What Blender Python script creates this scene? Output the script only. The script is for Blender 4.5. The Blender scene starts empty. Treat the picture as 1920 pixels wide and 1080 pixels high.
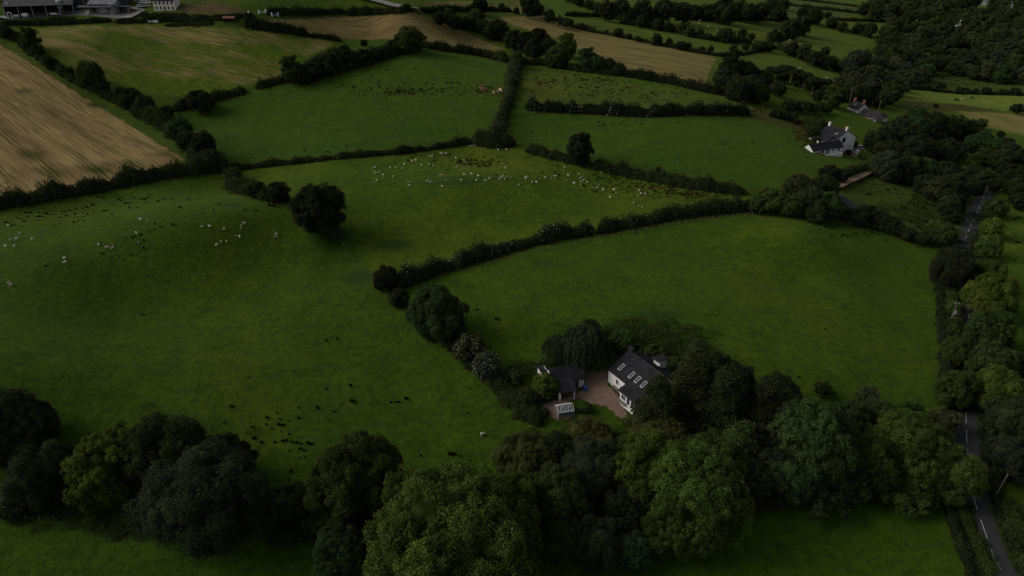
import bpy, bmesh, math, random
import numpy as np
from mathutils import Vector, Matrix

# ------------------------------------------------------------------ camera, sky, sun, exposure
SC = bpy.context.scene
COL = SC.collection
CAM_H = 108.0
PITCH = math.radians(28.3)
F = 1281.0
cam_d = bpy.data.cameras.new('camera'); cam = bpy.data.objects.new('camera', cam_d); COL.objects.link(cam)
cam_d.sensor_width = 36.0; cam_d.lens = 36.0 * F / 1920.0
cam_d.clip_start = 1.0; cam_d.clip_end = 12000.0
cam.location = (0, 0, CAM_H); cam.rotation_euler = (math.pi/2 - PITCH, 0, 0)
SC.camera = cam

SUN_EL, SUN_AZ = math.radians(33), math.radians(-88)      # azimuth measured from +Y towards +X
w = bpy.data.worlds.new("World"); SC.world = w; w.use_nodes = True
nt = w.node_tree; nt.nodes.clear()
sky = nt.nodes.new('ShaderNodeTexSky'); sky.sky_type = 'NISHITA'; sky.sun_disc = False
sky.sun_elevation = SUN_EL; sky.sun_rotation = SUN_AZ
sky.air_density = 1.0; sky.dust_density = 4.0; sky.ozone_density = 1.0
hs = nt.nodes.new('ShaderNodeHueSaturation'); hs.inputs['Saturation'].default_value = 0.35
bg = nt.nodes.new('ShaderNodeBackground'); bg.inputs['Strength'].default_value = 0.15
out = nt.nodes.new('ShaderNodeOutputWorld')
nt.links.new(sky.outputs[0], hs.inputs['Color']); nt.links.new(hs.outputs[0], bg.inputs['Color']); nt.links.new(bg.outputs[0], out.inputs[0])
sl = bpy.data.lights.new('sun', 'SUN'); sl.energy = 2.0; sl.angle = math.radians(38); sl.color = (1.0, 0.93, 0.84)
so = bpy.data.objects.new('sun', sl); COL.objects.link(so)
sd = Vector((math.sin(SUN_AZ)*math.cos(SUN_EL), math.cos(SUN_AZ)*math.cos(SUN_EL), math.sin(SUN_EL)))
so.rotation_euler = sd.to_track_quat('Z', 'Y').to_euler(); so.location = (-60, 120, 200)
SC.view_settings.view_transform = 'Standard'; SC.view_settings.look = 'None'
SC.view_settings.exposure = -0.84; SC.view_settings.gamma = 1.0

# ------------------------------------------------------------------ terrain
cp, sp = math.cos(PITCH), math.sin(PITCH)
def ray(px, py):
    u = (px - 960.0)/F; v = (py - 540.0)/F
    return np.array([u, cp - v*sp, -sp - v*cp])          # per unit of camera depth
CTRL = """1850 1060 0;1820 800 0;1815 440 1;1600 1000 0;1200 1060 0;700 1070 1;200 1050 2;0 1070 3;500 930 3;0 880 6;900 880 2
1190 740 5;1050 740 5;1000 800 4;700 700 5;400 750 7;100 700 14;250 620 9;450 600 7.5;600 560 9;700 520 9;760 620 7
0 560 18;150 480 20;300 440 21;440 398 21.5;540 388 19;600 440 15;430 350 16;200 372 18;0 412 20
310 508 14.5;430 475 14;530 465 12;250 560 10.5;640 470 8.5;700 440 12;780 400 14;900 410 13.5;850 350 20.5;700 362 18;900 440 12;1050 400 13.5;700 330 20;900 310 21;1000 340 20;1150 380 15;1200 330 17;880 280 21
1000 480 12;1250 420 14;1450 412 14;1500 436 15.5;1500 520 8;1350 480 11;1640 520 4.5;1650 445 8;1740 480 4;1000 600 9;1300 560 11;1600 560 7;1740 650 2;1500 700 6;1300 640 8;1740 760 1
400 230 24;600 290 22;900 250 26;700 180 32;800 100 42;940 130 36;1000 250 24;1250 225 26;1250 300 21;1500 300 16;1450 240 20
1000 150 34;1200 180 30;1350 195 26;50 340 24;300 300 24;0 200 38;150 200 32;20 90 50;250 180 32;500 140 38;300 100 46;150 70 54;550 75 50
150 35 60;300 25 62;450 10 66;600 10 62;700 60 48;850 70 42;760 15 60;1000 40 44;1200 110 34;1300 130 32
900 5 52;1100 50 38;1300 60 30;1250 5 36;1400 20 28;1500 80 20;1500 120 20;1450 160 22;1600 20 20
1575 285 11;1620 330 8;1600 220 14;1700 380 5;1600 370 9;1750 300 3;1850 250 2;1800 180 3;1900 200 3;1900 300 1;1900 450 2;1880 600 2
1700 120 6;1850 80 6;1800 20 8;1900 10 8;-100 300 30;-100 700 18;2020 500 2;2020 900 2;-100 60 58;2020 100 8"""
cpts = []
for s in CTRL.replace('\n', ';').split(';'):
    a, b, z = map(float, s.split()); r = ray(a, b); t = (CAM_H - z)/-r[2]; cpts.append((r[0]*t, r[1]*t, z))
for x, y, z in [(-1500, 900, 60), (-1500, 1700, 60), (0, 1700, 50), (0, 1250, 50), (900, 1500, 20), (1600, 900, 12), (-600, 0, 10), (0, -200, 0), (600, 0, 2), (-700, 1200, 66), (500, 1300, 18)]:
    cpts.append((x, y, z))
cpts = np.array(cpts); SCL = 300.0
def _phi(r2):
    return 0.5*r2*np.log(np.maximum(r2, 1e-12))
def _tps():
    P = cpts[:, :2]/SCL; n = len(P)
    d2 = ((P[:, None]-P[None])**2).sum(-1)
    A = np.zeros((n+3, n+3)); A[:n, :n] = _phi(d2) + np.eye(n)*0.0006
    A[:n, n] = 1; A[:n, n+1:] = P; A[n, :n] = 1; A[n+1:, :n] = P.T
    return np.linalg.solve(A, np.concatenate([cpts[:, 2], [0, 0, 0]])), P
TW, TP = _tps()
def hfun(x, y):
    x = np.asarray(x, float).ravel(); y = np.asarray(y, float).ravel(); o = np.empty(len(x))
    for i in range(0, len(x), 60000):
        cx = np.clip(x[i:i+60000], -1700, 1700); cy = np.clip(y[i:i+60000], -250, 1750)
        X = cx/SCL; Y = cy/SCL; z = TW[-3] + TW[-2]*X + TW[-1]*Y
        for k in range(len(TP)):
            z += TW[k]*_phi((X-TP[k, 0])**2+(Y-TP[k, 1])**2)
        far = np.hypot(x[i:i+60000]-cx, y[i:i+60000]-cy)
        z += far*0.012*0.0
        z += 0.22*np.sin(cx*.071+1.3*np.sin(cy*.043))+0.18*np.sin(cy*.093+1.1*np.sin(cx*.057+1))+0.08*np.sin(cx*.21+cy*.17)
        o[i:i+60000] = z
    return o
GX0, GX1, GY0, GY1, GS = -1300.0, 1300.0, -100.0, 1600.0, 2.5
_nx = int((GX1-GX0)/GS)+1; _ny = int((GY1-GY0)/GS)+1
_gx, _gy = np.meshgrid(np.linspace(GX0, GX1, _nx), np.linspace(GY0, GY1, _ny))
RAST = hfun(_gx, _gy).reshape(_ny, _nx)
def H(x, y):
    x = np.asarray(x, float); y = np.asarray(y, float)
    fx = np.clip((x-GX0)/GS, 0, _nx-1.001); fy = np.clip((y-GY0)/GS, 0, _ny-1.001)
    i = fx.astype(int); j = fy.astype(int); a = fx-i; b = fy-j
    return (RAST[j, i]*(1-a)+RAST[j, i+1]*a)*(1-b)+(RAST[j+1, i]*(1-a)+RAST[j+1, i+1]*a)*b
TT = np.geomspace(30, 2200, 1400)
def at(px, py, lift=0.0, k=0.0):
    """ground point seen at a pixel of the photograph (lift, or k*depth, metres above the ground)"""
    r = ray(px, py); P = TT[:, None]*r[None]; f = CAM_H + P[:, 2] - H(P[:, 0], P[:, 1]) - lift - k*TT
    idx = np.argmax(f < 0)
    if f[idx] >= 0: idx = len(TT)-1
    if idx == 0: t = TT[0]
    else: t = TT[idx-1] + (TT[idx]-TT[idx-1])*f[idx-1]/(f[idx-1]-f[idx] + 1e-9)
    x, y = r[0]*t, r[1]*t
    return Vector((x, y, float(H(x, y)))), t

# ------------------------------------------------------------------ object helpers
def tag(o, label=None, cat=None, group=None, kind=None):
    if label: o['label'] = label
    if cat: o['category'] = cat
    if group: o['group'] = group
    if kind: o['kind'] = kind
    return o
def empty(name, loc, rz=0.0, s=1.0):
    o = bpy.data.objects.new(name, None); COL.objects.link(o); o.location = loc; o.rotation_euler = (0, 0, rz)
    o.scale = (s, s, s) if not hasattr(s, '__len__') else s
    o.empty_display_size = 0.3
    return o
def link(name, me, parent=None, color=None):
    o = bpy.data.objects.new(name, me); COL.objects.link(o)
    if parent is not None: o.parent = parent
    if color is not None: o.color = (*color, 1)
    return o
def quadmesh(name, V, mat, tint=None, Q=None, smooth=False):
    V = np.asarray(V, np.float32).reshape(-1, 3)
    if Q is None: Q = np.arange(len(V), dtype=np.int32).reshape(-1, 4)
    me = bpy.data.meshes.new(name); n = len(Q)
    me.vertices.add(len(V)); me.vertices.foreach_set('co', V.ravel())
    me.loops.add(n*4); me.loops.foreach_set('vertex_index', np.asarray(Q, np.int32).ravel())
    me.polygons.add(n); me.polygons.foreach_set('loop_start', np.arange(0, n*4, 4, dtype=np.int32))
    if smooth: me.polygons.foreach_set('use_smooth', np.ones(n, bool))
    if tint is not None:
        a = me.attributes.new('tint', 'FLOAT', 'POINT'); a.data.foreach_set('value', np.asarray(tint, np.float32))
    me.update(calc_edges=True); me.materials.append(mat)
    return me
class MB:
    """collects simple solids into one mesh"""
    def __init__(s): s.v = []; s.f = []
    def poly(s, pts, faces):
        b = len(s.v); s.v += [tuple(p) for p in pts]; s.f += [tuple(b+i for i in f) for f in faces]; return s
    def box(s, x0, x1, y0, y1, z0, z1):
        return s.poly([(x0,y0,z0),(x1,y0,z0),(x1,y1,z0),(x0,y1,z0),(x0,y0,z1),(x1,y0,z1),(x1,y1,z1),(x0,y1,z1)],
                      [(0,3,2,1),(4,5,6,7),(0,1,5,4),(1,2,6,5),(2,3,7,6),(3,0,4,7)])
    def prism(s, prof, x0, x1):          # profile in (y,z), extruded along x
        n = len(prof)
        return s.poly([(x0,y,z) for y,z in prof]+[(x1,y,z) for y,z in prof],
                      [tuple(range(n))[::-1], tuple(range(n, 2*n))]+[(i,(i+1)%n,n+(i+1)%n,n+i) for i in range(n)])
    def tube(s, pts, rad, n=8):
        pts = [Vector(p) for p in pts]; b = len(s.v)
        for i, p in enumerate(pts):
            d = (pts[min(i+1, len(pts)-1)]-pts[max(i-1, 0)]).normalized()
            a = d.orthogonal().normalized(); c = d.cross(a); r = rad[i] if hasattr(rad, '__len__') else rad
            for k in range(n):
                t = 2*math.pi*k/n; s.v.append(tuple(p+a*math.cos(t)*r+c*math.sin(t)*r))
        for i in range(len(pts)-1):
            for k in range(n):
                s.f.append((b+i*n+k, b+i*n+(k+1)%n, b+(i+1)*n+(k+1)%n, b+(i+1)*n+k))
        s.f.append(tuple(b+k for k in range(n))[::-1]); s.f.append(tuple(b+(len(pts)-1)*n+k for k in range(n)))
        return s
    def mesh(s, name, mat, smooth=False, bevel=0):
        me = bpy.data.meshes.new(name); me.from_pydata(s.v, [], s.f); me.update()
        bm = bmesh.new(); bm.from_mesh(me)
        bmesh.ops.recalc_face_normals(bm, faces=bm.faces)
        if bevel: bmesh.ops.bevel(bm, geom=list(bm.edges), offset=bevel, segments=2, affect='EDGES')
        bm.to_mesh(me); bm.free()
        if smooth: me.polygons.foreach_set('use_smooth', [True]*len(me.polygons))
        me.materials.append(mat); return me
    def build(s, name, mat, parent=None, **k): return link(name, s.mesh(name, mat, **k), parent)

# ------------------------------------------------------------------ materials
def newmat(name, rough=0.8, spec=0.2):
    m = bpy.data.materials.new(name); m.use_nodes = True; t = m.node_tree; b = t.nodes['Principled BSDF']
    b.inputs['Roughness'].default_value = rough; b.inputs['Specular IOR Level'].default_value = spec
    return m, t, b
def N(t, typ, **kw):
    n = t.nodes.new(typ)
    for k, v in kw.items():
        if k in n.inputs: n.inputs[k].default_value = v
        else: setattr(n, k, v)
    return n
def math_(t, op, a, b=None, c=None, clamp=False):
    n = t.nodes.new('ShaderNodeMath'); n.operation = op; n.use_clamp = clamp
    for i, v in enumerate((a, b, c)):
        if v is None: continue
        if isinstance(v, (int, float)): n.inputs[i].default_value = v
        else: t.links.new(v, n.inputs[i])
    return n.outputs[0]
def mix(t, fac, a, b, typ='MIX'):
    n = t.nodes.new('ShaderNodeMix'); n.data_type = 'RGBA'; n.blend_type = typ
    for i, v in ((0, fac), (6, a), (7, b)):
        if isinstance(v, (int, float)): n.inputs[i].default_value = v
        elif isinstance(v, tuple): n.inputs[i].default_value = (*v[:3], 1)
        else: t.links.new(v, n.inputs[i])
    return n.outputs[2]
def noise(t, scale, vec=None, detail=3.0, rough=0.55):
    n = N(t, 'ShaderNodeTexNoise', Scale=scale, Detail=detail, Roughness=rough)
    if vec is not None: t.links.new(vec, n.inputs['Vector'])
    return n.outputs['Fac']
def ramp(t, fac, lo, hi, a=0.0, b=1.0):
    n = t.nodes.new('ShaderNodeMapRange'); n.clamp = True
    for i, v in enumerate((fac, lo, hi, a, b)):
        if isinstance(v, (int, float)): n.inputs[i].default_value = v
        else: t.links.new(v, n.inputs[i])
    return n.outputs[0]
def mottled(name, c1, c2, scale, rough=0.8, spec=0.2, bump=0.0, detail=4.0, obj=True):
    m, t, b = newmat(name, rough, spec)
    tc = N(t, 'ShaderNodeTexCoord').outputs['Object' if obj else 'Generated']
    f = ramp(t, noise(t, scale, tc, detail), 0.3, 0.7)
    t.links.new(mix(t, f, c1, c2), b.inputs['Base Color'])
    if bump:
        bn = N(t, 'ShaderNodeBump', Strength=bump, Distance=0.05); t.links.new(noise(t, scale*4, tc), bn.inputs['Height']); t.links.new(bn.outputs[0], b.inputs['Normal'])
    return m
M = {}
M['render'] = mottled('white_render', (.74, .73, .71), (.62, .61, .58), 0.7, bump=.2)
M['cream'] = mottled('cream_render', (.74, .69, .60), (.63, .58, .50), 0.6)
M['stone'] = mottled('rubble_stone', (.22, .18, .15), (.34, .29, .25), 2.0, bump=.5)
M['brick'] = mottled('terracotta', (.34, .14, .09), (.25, .10, .07), 3.0)
M['paint'] = mottled('white_paint', (.72, .72, .72), (.62, .62, .61), 3.0, rough=.5)
M['dark'] = mottled('dark_frame', (.03, .03, .032), (.045, .045, .045), 3.0, rough=.5)
M['concrete'] = mottled('concrete', (.12, .115, .11), (.19, .185, .18), 0.25, bump=.2)
M['sheet'] = mottled('grey_sheeting', (.050, .050, .052), (.075, .074, .075), .35)
M['lightsheet'] = mottled('pale_sheeting', (.17, .175, .19), (.11, .115, .125), .5)
M['board'] = mottled('dark_boarding', (.035, .037, .04), (.055, .055, .058), .6)
M['galv'] = mottled('galvanised_steel', (.42, .43, .44), (.32, .33, .34), 1.0, rough=.45)
M['rust'] = mottled('rusty_sheeting', (.20, .09, .05), (.13, .07, .05), 1.5)
M['wood'] = mottled('weathered_wood', (.20, .17, .14), (.12, .10, .08), 4.0)
M['pole'] = mottled('pale_pole_wood', (.17, .155, .135), (.11, .10, .09), 2.0)
M['bark'] = mottled('bark', (.07, .06, .05), (.045, .038, .03), 6.0)
M['palebark'] = mottled('pale_bark', (.20, .17, .15), (.12, .10, .09), 6.0)
M['blue'] = mottled('blue_plastic', (.03, .09, .32), (.025, .075, .27), 2.0, rough=.45)
M['fleece'] = mottled('fleece', (.56, .53, .46), (.50, .46, .39), 6.0, rough=1, spec=0)
M['blackfleece'] = mottled('black_fleece', (.03, .028, .025), (.05, .045, .04), 6.0, rough=1, spec=0)
M['redhide'] = mottled('red_brown_hide', (.22, .08, .035), (.16, .055, .025), 1.0, rough=.9)
M['creamhide'] = mottled('cream_hide', (.55, .42, .28), (.44, .33, .22), 1.0, rough=.9)
M['blackhide'] = mottled('black_hide', (.02, .019, .018), (.035, .03, .028), 1.0, rough=.9)
M['carwhite'] = mottled('white_car_paint', (.70, .71, .72), (.66, .67, .68), 1.0, rough=.3, spec=.5)
M['cargrey'] = mottled('silver_car_paint', (.36, .38, .40), (.33, .35, .37), 1.0, rough=.3, spec=.5)
M['tyre'] = mottled('tyre_rubber', (.02, .02, .02), (.03, .03, .03), 2.0)
M['terracotta_soil'] = mottled('bare_earth', (.20, .12, .08), (.13, .085, .06), .5, bump=.4)
M['line'] = mottled('road_paint', (.42, .42, .40), (.30, .30, .28), .8)
def glassmat(name, col, rough=.08):
    m, t, b = newmat(name, rough, .6); tc = N(t, 'ShaderNodeTexCoord').outputs['Object']
    t.links.new(mix(t, noise(t, .8, tc), col, tuple(c*.6 for c in col)), b.inputs['Base Color']); return m
M['glass'] = glassmat('window_glass', (.03, .034, .04))
M['skyglass'] = glassmat('roof_window_glass', (.07, .073, .078), .25)
def greenglass():
    m, t, b = newmat('greenhouse_glass', .12, .6)
    tc = N(t, 'ShaderNodeTexCoord').outputs['Object']
    t.links.new(mix(t, noise(t, 2.5, tc), (.20, .215, .23), (.10, .11, .12)), b.inputs['Base Color'])
    b.inputs['Alpha'].default_value = .72
    return m
M['greenglass'] = greenglass()
def slate(name, c1, c2):
    m, t, b = newmat(name, .85, .15); tc = N(t, 'ShaderNodeTexCoord').outputs['Object']
    s = t.nodes.new('ShaderNodeTexBrick'); t.links.new(tc, s.inputs['Vector'])
    s.inputs['Scale'].default_value = 2.2; s.inputs['Color1'].default_value = (*c1, 1); s.inputs['Color2'].default_value = (*c2, 1)
    s.inputs['Mortar'].default_value = (*[v*.45 for v in c1], 1); s.inputs['Mortar Size'].default_value = .03
    c = mix(t, ramp(t, noise(t, .8, tc, 5), .35, .75), s.outputs['Color'], tuple(v*1.35 for v in c2)); t.links.new(c, b.inputs['Base Color']); b.inputs['Specular IOR Level'].default_value = 0.0; return m
M['slate'] = slate('roof_slate', (.020, .020, .022), (.027, .027, .030))
M['oldslate'] = slate('old_roof_slate', (.030, .030, .031), (.045, .044, .044))
def leafmat(name='leaves'):
    m = bpy.data.materials.new(name); m.use_nodes = True; t = m.node_tree; t.nodes.clear()
    o = t.nodes.new('ShaderNodeOutputMaterial'); oi = t.nodes.new('ShaderNodeObjectInfo')
    at_ = N(t, 'ShaderNodeAttribute', attribute_name='tint')
    ti = at_.outputs['Fac']
    base = oi.outputs['Color']
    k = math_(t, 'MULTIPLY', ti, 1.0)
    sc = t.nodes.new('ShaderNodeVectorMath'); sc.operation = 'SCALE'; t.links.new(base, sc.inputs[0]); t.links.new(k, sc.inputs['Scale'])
    yel = mix(t, ramp(t, ti, 1.0, 1.7), sc.outputs[0], mix(t, 1.0, sc.outputs[0], (1.12, 1.05, .8), 'MULTIPLY'))
    white = mix(t, ramp(t, ti, 3.0, 3.2), yel, (.45, .44, .36))
    d = t.nodes.new('ShaderNodeBsdfDiffuse'); tr = t.nodes.new('ShaderNodeBsdfTranslucent'); mx = N(t, 'ShaderNodeMixShader'); mx.inputs[0].default_value = .22
    t.links.new(white, d.inputs[0]); t.links.new(white, tr.inputs[0]); t.links.new(d.outputs[0], mx.inputs[1]); t.links.new(tr.outputs[0], mx.inputs[2])
    t.links.new(mx.outputs[0], o.inputs[0]); return m
M['leaf'] = leafmat()

# ------------------------------------------------------------------ ground sheet
def densify(P, step=28.0, closed=True):
    o = []; n = len(P)
    for i in range(n if closed else n-1):
        a, b = P[i], P[(i+1) % n]; k = max(1, int(math.hypot(a[0]-b[0], a[1]-b[1])/step))
        o += [(a[0]+(b[0]-a[0])*j/k, a[1]+(b[1]-a[1])*j/k) for j in range(k)]
    return o if closed else o+[P[-1]]
def poly_world(pp): return np.array([tuple(at(a, b)[0][:2]) for a, b in densify(pp)])
def inside(poly, x, y):
    c = np.zeros(x.shape, bool); n = len(poly)
    for i in range(n):
        x1, y1 = poly[i]; x2, y2 = poly[(i+1) % n]
        if y1 == y2: continue
        cond = ((y1 > y) != (y2 > y)) & (x < (x2-x1)*(y-y1)/(y2-y1)+x1); c ^= cond
    return c
def pp(s): return [tuple(map(float, q.split(','))) for q in s.split()]
rows = [-260., -200, -140, -90, -50, -20, 5]
y = 20.0
while y < 1250: rows.append(y); y += max(0.9, y*0.0052)
while y < 9000: rows.append(y); y *= 1.05
rows = np.array(rows); NC = 1000
sfan = np.linspace(-1, 1, NC)
hw = 130 + 1.02*np.maximum(rows, 0)
GXm = hw[:, None]*sfan[None]; GYm = np.repeat(rows[:, None], NC, 1)
Zf = H(GXm, GYm)
outm = (GYm < GY0) | (GYm > GY1) | (np.abs(GXm) > GX1)
Zf[outm] = hfun(GXm[outm], GYm[outm])
GR = np.array
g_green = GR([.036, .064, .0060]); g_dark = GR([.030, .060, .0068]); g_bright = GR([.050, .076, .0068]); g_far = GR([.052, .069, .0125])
FC = np.zeros(GXm.shape+(4,)); FC[..., :3] = g_green
ROW = np.zeros(GXm.shape+(3,))
jx = 1.2*np.sin(GYm*.9)+.8*np.sin(GXm*1.7+GYm*.6); jy = 1.2*np.sin(GXm*.8+2)+.8*np.sin(GYm*1.5-GXm*.4)
def field(s, col, st=0.0, d=None):
    P = poly_world(pp(s)); x0, y0 = P.min(0)-3; x1, y1 = P.max(0)+3
    bb = np.nonzero((GXm > x0) & (GXm < x1) & (GYm > y0) & (GYm < y1)); X = GXm[bb]; Y = GYm[bb]; a_ = np.zeros(len(X)); jX = jx[bb]*.3; jY = jy[bb]*.3
    ry = np.maximum(.9, Y*.0052)
    for du, dv_ in ((0, 0), (.45, .2), (-.45, -.2), (.2, -.45), (-.2, .45)): a_ += inside(P, X+jX+du*ry, Y+jY+dv_*ry)
    a_ /= 5; k = a_ > 0; bb = (bb[0][k], bb[1][k]); a_ = a_[k][:, None]; X = X[k]; Y = Y[k]
    FC[bb] = FC[bb]*(1-a_)+np.append(np.asarray(col, float), st)*a_
    if d:
        a = at(d[0], d[1])[0]; b = at(d[2], d[3])[0]; u = np.array([b.x-a.x, b.y-a.y]); u /= np.linalg.norm(u)
        ROW[bb[0], bb[1], 0] = (X-a.x)*u[1]-(Y-a.y)*u[0]; ROW[bb[0], bb[1], 1] = (X-a.x)*u[0]+(Y-a.y)*u[1]
tan = GR([.040, .052, .011])
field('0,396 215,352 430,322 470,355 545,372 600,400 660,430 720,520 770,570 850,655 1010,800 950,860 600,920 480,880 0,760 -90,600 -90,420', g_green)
field('700,520 1110,440 1260,408 1440,385 1380,350 1080,300 960,280 880,276 640,298 430,325 470,355 545,372 600,400 660,430', g_bright)
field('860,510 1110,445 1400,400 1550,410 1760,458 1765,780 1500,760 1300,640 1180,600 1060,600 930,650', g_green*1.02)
field('340,208 460,178 575,145 650,120 740,92 800,90 955,118 930,262 700,290 440,318 400,290', g_dark)
field('965,210 1400,217 1500,235 1600,320 1480,350 1390,358 980,275', g_dark*1.02)
field('975,128 1340,180 1420,190 1400,210 985,195', g_far)
field('-60,55 0,80 350,300 215,342 100,368 0,392 -90,400 -90,100', tan, .90, (0, 80, 350, 300))
field('55,52 250,44 470,52 560,68 640,78 575,108 520,150 460,165 350,180 200,175 130,130 70,85', g_bright*1.15, .62, (200, 55, 460, 130))
field('500,36 780,24 820,35 955,95 870,92 740,75 640,74 580,66 510,52', tan, .80, (540, 40, 940, 90))
field('930,32 1020,28 1060,45 1345,108 1325,160 1165,135 1050,75 960,50', tan, .80, (1000, 35, 1340, 115))
field('790,2 1000,2 1000,24 800,20', tan, .62, (800, 5, 990, 15))
field('1130,38 1440,40 1470,60 1380,78 1290,62', g_far)
field('1055,34 1130,38 1300,72 1400,98 1340,100 1190,68', g_far*1.0, .30, (1060, 40, 1300, 90))
field('1455,75 1520,52 1600,62 1640,78 1600,100 1560,108 1500,95', g_far*1.1)
field('1370,98 1440,98 1560,135 1560,150 1450,130 1400,118', g_far*1.0)
field('1440,42 1560,38 1700,45 1650,60 1560,55', g_far)
field('1440,0 1560,0 1660,20 1610,26 1560,36 1450,34', GR([0.0306, 0.0468, 0.0182]))
field('1690,165 1760,138 1920,158 1960,160 1960,185 1920,182', GR([0.0273, 0.039, 0.0104]))
field('1690,188 1700,166 1960,180 1960,215 1880,208 1800,196', g_far*1.9, .5, (1700, 180, 1900, 200))
field('1690,189 1800,195 1880,208 1800,212 1700,202', GR([.030, .023, .013]))
field('1790,208 1960,216 1960,262 1850,240', g_far*1.8, .72, (1800, 220, 1900, 250))
field('340,6 400,4 450,16 470,28 340,26', GR([.065, .047, .032]))
field('60,6 150,-5 60,-8 -20,-4 -10,2', GR([.085, .055, .036]))
field('1570,372 1590,345 1640,320 1700,330 1790,395 1760,440 1680,420 1600,395', GR([0.0325, 0.0481, 0.0104]))
field('1700,395 1790,395 1770,450 1700,425', GR([0.026, 0.0364, 0.0117]))
field('1400,205 1470,215 1530,255 1520,275 1480,240 1410,220', GR([0.0358, 0.0338, 0.0143]))
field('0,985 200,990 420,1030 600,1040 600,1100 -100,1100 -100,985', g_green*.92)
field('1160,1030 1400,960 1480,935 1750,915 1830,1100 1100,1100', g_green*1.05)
field('1890,925 1920,920 2000,1080 1930,1080', g_bright, .30, (1890, 925, 1920, 1060))
# darker patches and reddish rushy ground
RU = np.zeros(GXm.shape); DK = np.zeros(GXm.shape)
def blob(arr, px, py, wx, wy, a):
    c = at(px, py)[0]; e = at(px+wx, py)[0]; f_ = at(px, py-wy)[0]
    rx = (e-c).length; ry = max(abs(f_.y-c.y), 2)
    ang = 0.0
    q = ((GXm-c.x)/rx)**2+((GYm-c.y)/ry)**2
    np.maximum(arr, a*np.exp(-q*1.2), out=arr)
for b_ in [(890,305,60,10,.9),(780,297,60,8,.45),(1150,335,60,8,.6),(1230,350,70,8,.9),(1320,370,60,7,.9),(760,174,50,5,.9),(905,172,35,8,.9),(660,170,50,6,.45),(840,165,80,10,.4),(1030,160,60,14,.55),(1120,155,60,12,.6),(1230,180,80,10,.45),(1100,168,120,18,.35),(680,285,60,6,.5),(580,275,60,8,.4),(1560,428,60,8,.4),(1620,440,60,7,.55),(1500,235,20,10,.8),(1515,262,14,14,.8),(1420,92,30,4,.3),(1535,73,15,2,.8),(1130,42,40,3,.8),(560,798,45,6,.5),(1400,205,30,5,.8),(180,197,20,4,.0),(180,62,60,4,.3),(210,145,60,8,.4),(1380,190,40,5,.6)]:
    blob(RU, *b_)
for b_ in [(850,338,70,10,1.0),(930,335,60,5,.7),(740,460,50,14,.8),(670,520,50,22,.8),(430,384,35,4,1.0),(1240,590,100,15,.7),(1200,640,60,20,.6),(1640,345,60,10,.4),(1720,400,60,15,.6),(190,198,16,5,1.3),(240,530,80,12,.35),(350,640,100,25,.35),(200,45,260,2.2,.7),(450,48,150,2.5,.8)]:
    blob(DK, *b_)
field('1405,930 1440,918 1500,915 1500,940 1420,962', GR([.040, .028, .018]))
GP = np.zeros(GXm.shape)
for b_ in [(180,197,14,5,.55),(235,308,38,7,.30),(180,318,36,8,.30),(95,322,40,8,.26),(60,290,30,10,.18),(255,168,14,4,.2),(300,290,20,4,.22),(48,170,14,6,.2),(330,160,90,14,.20),(260,140,60,8,.12),(520,100,70,10,.14),(400,170,120,9,.3)]:
    blob(GP, *b_)
FC[..., 3] = np.maximum(FC[..., 3]-GP, 0)
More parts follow.
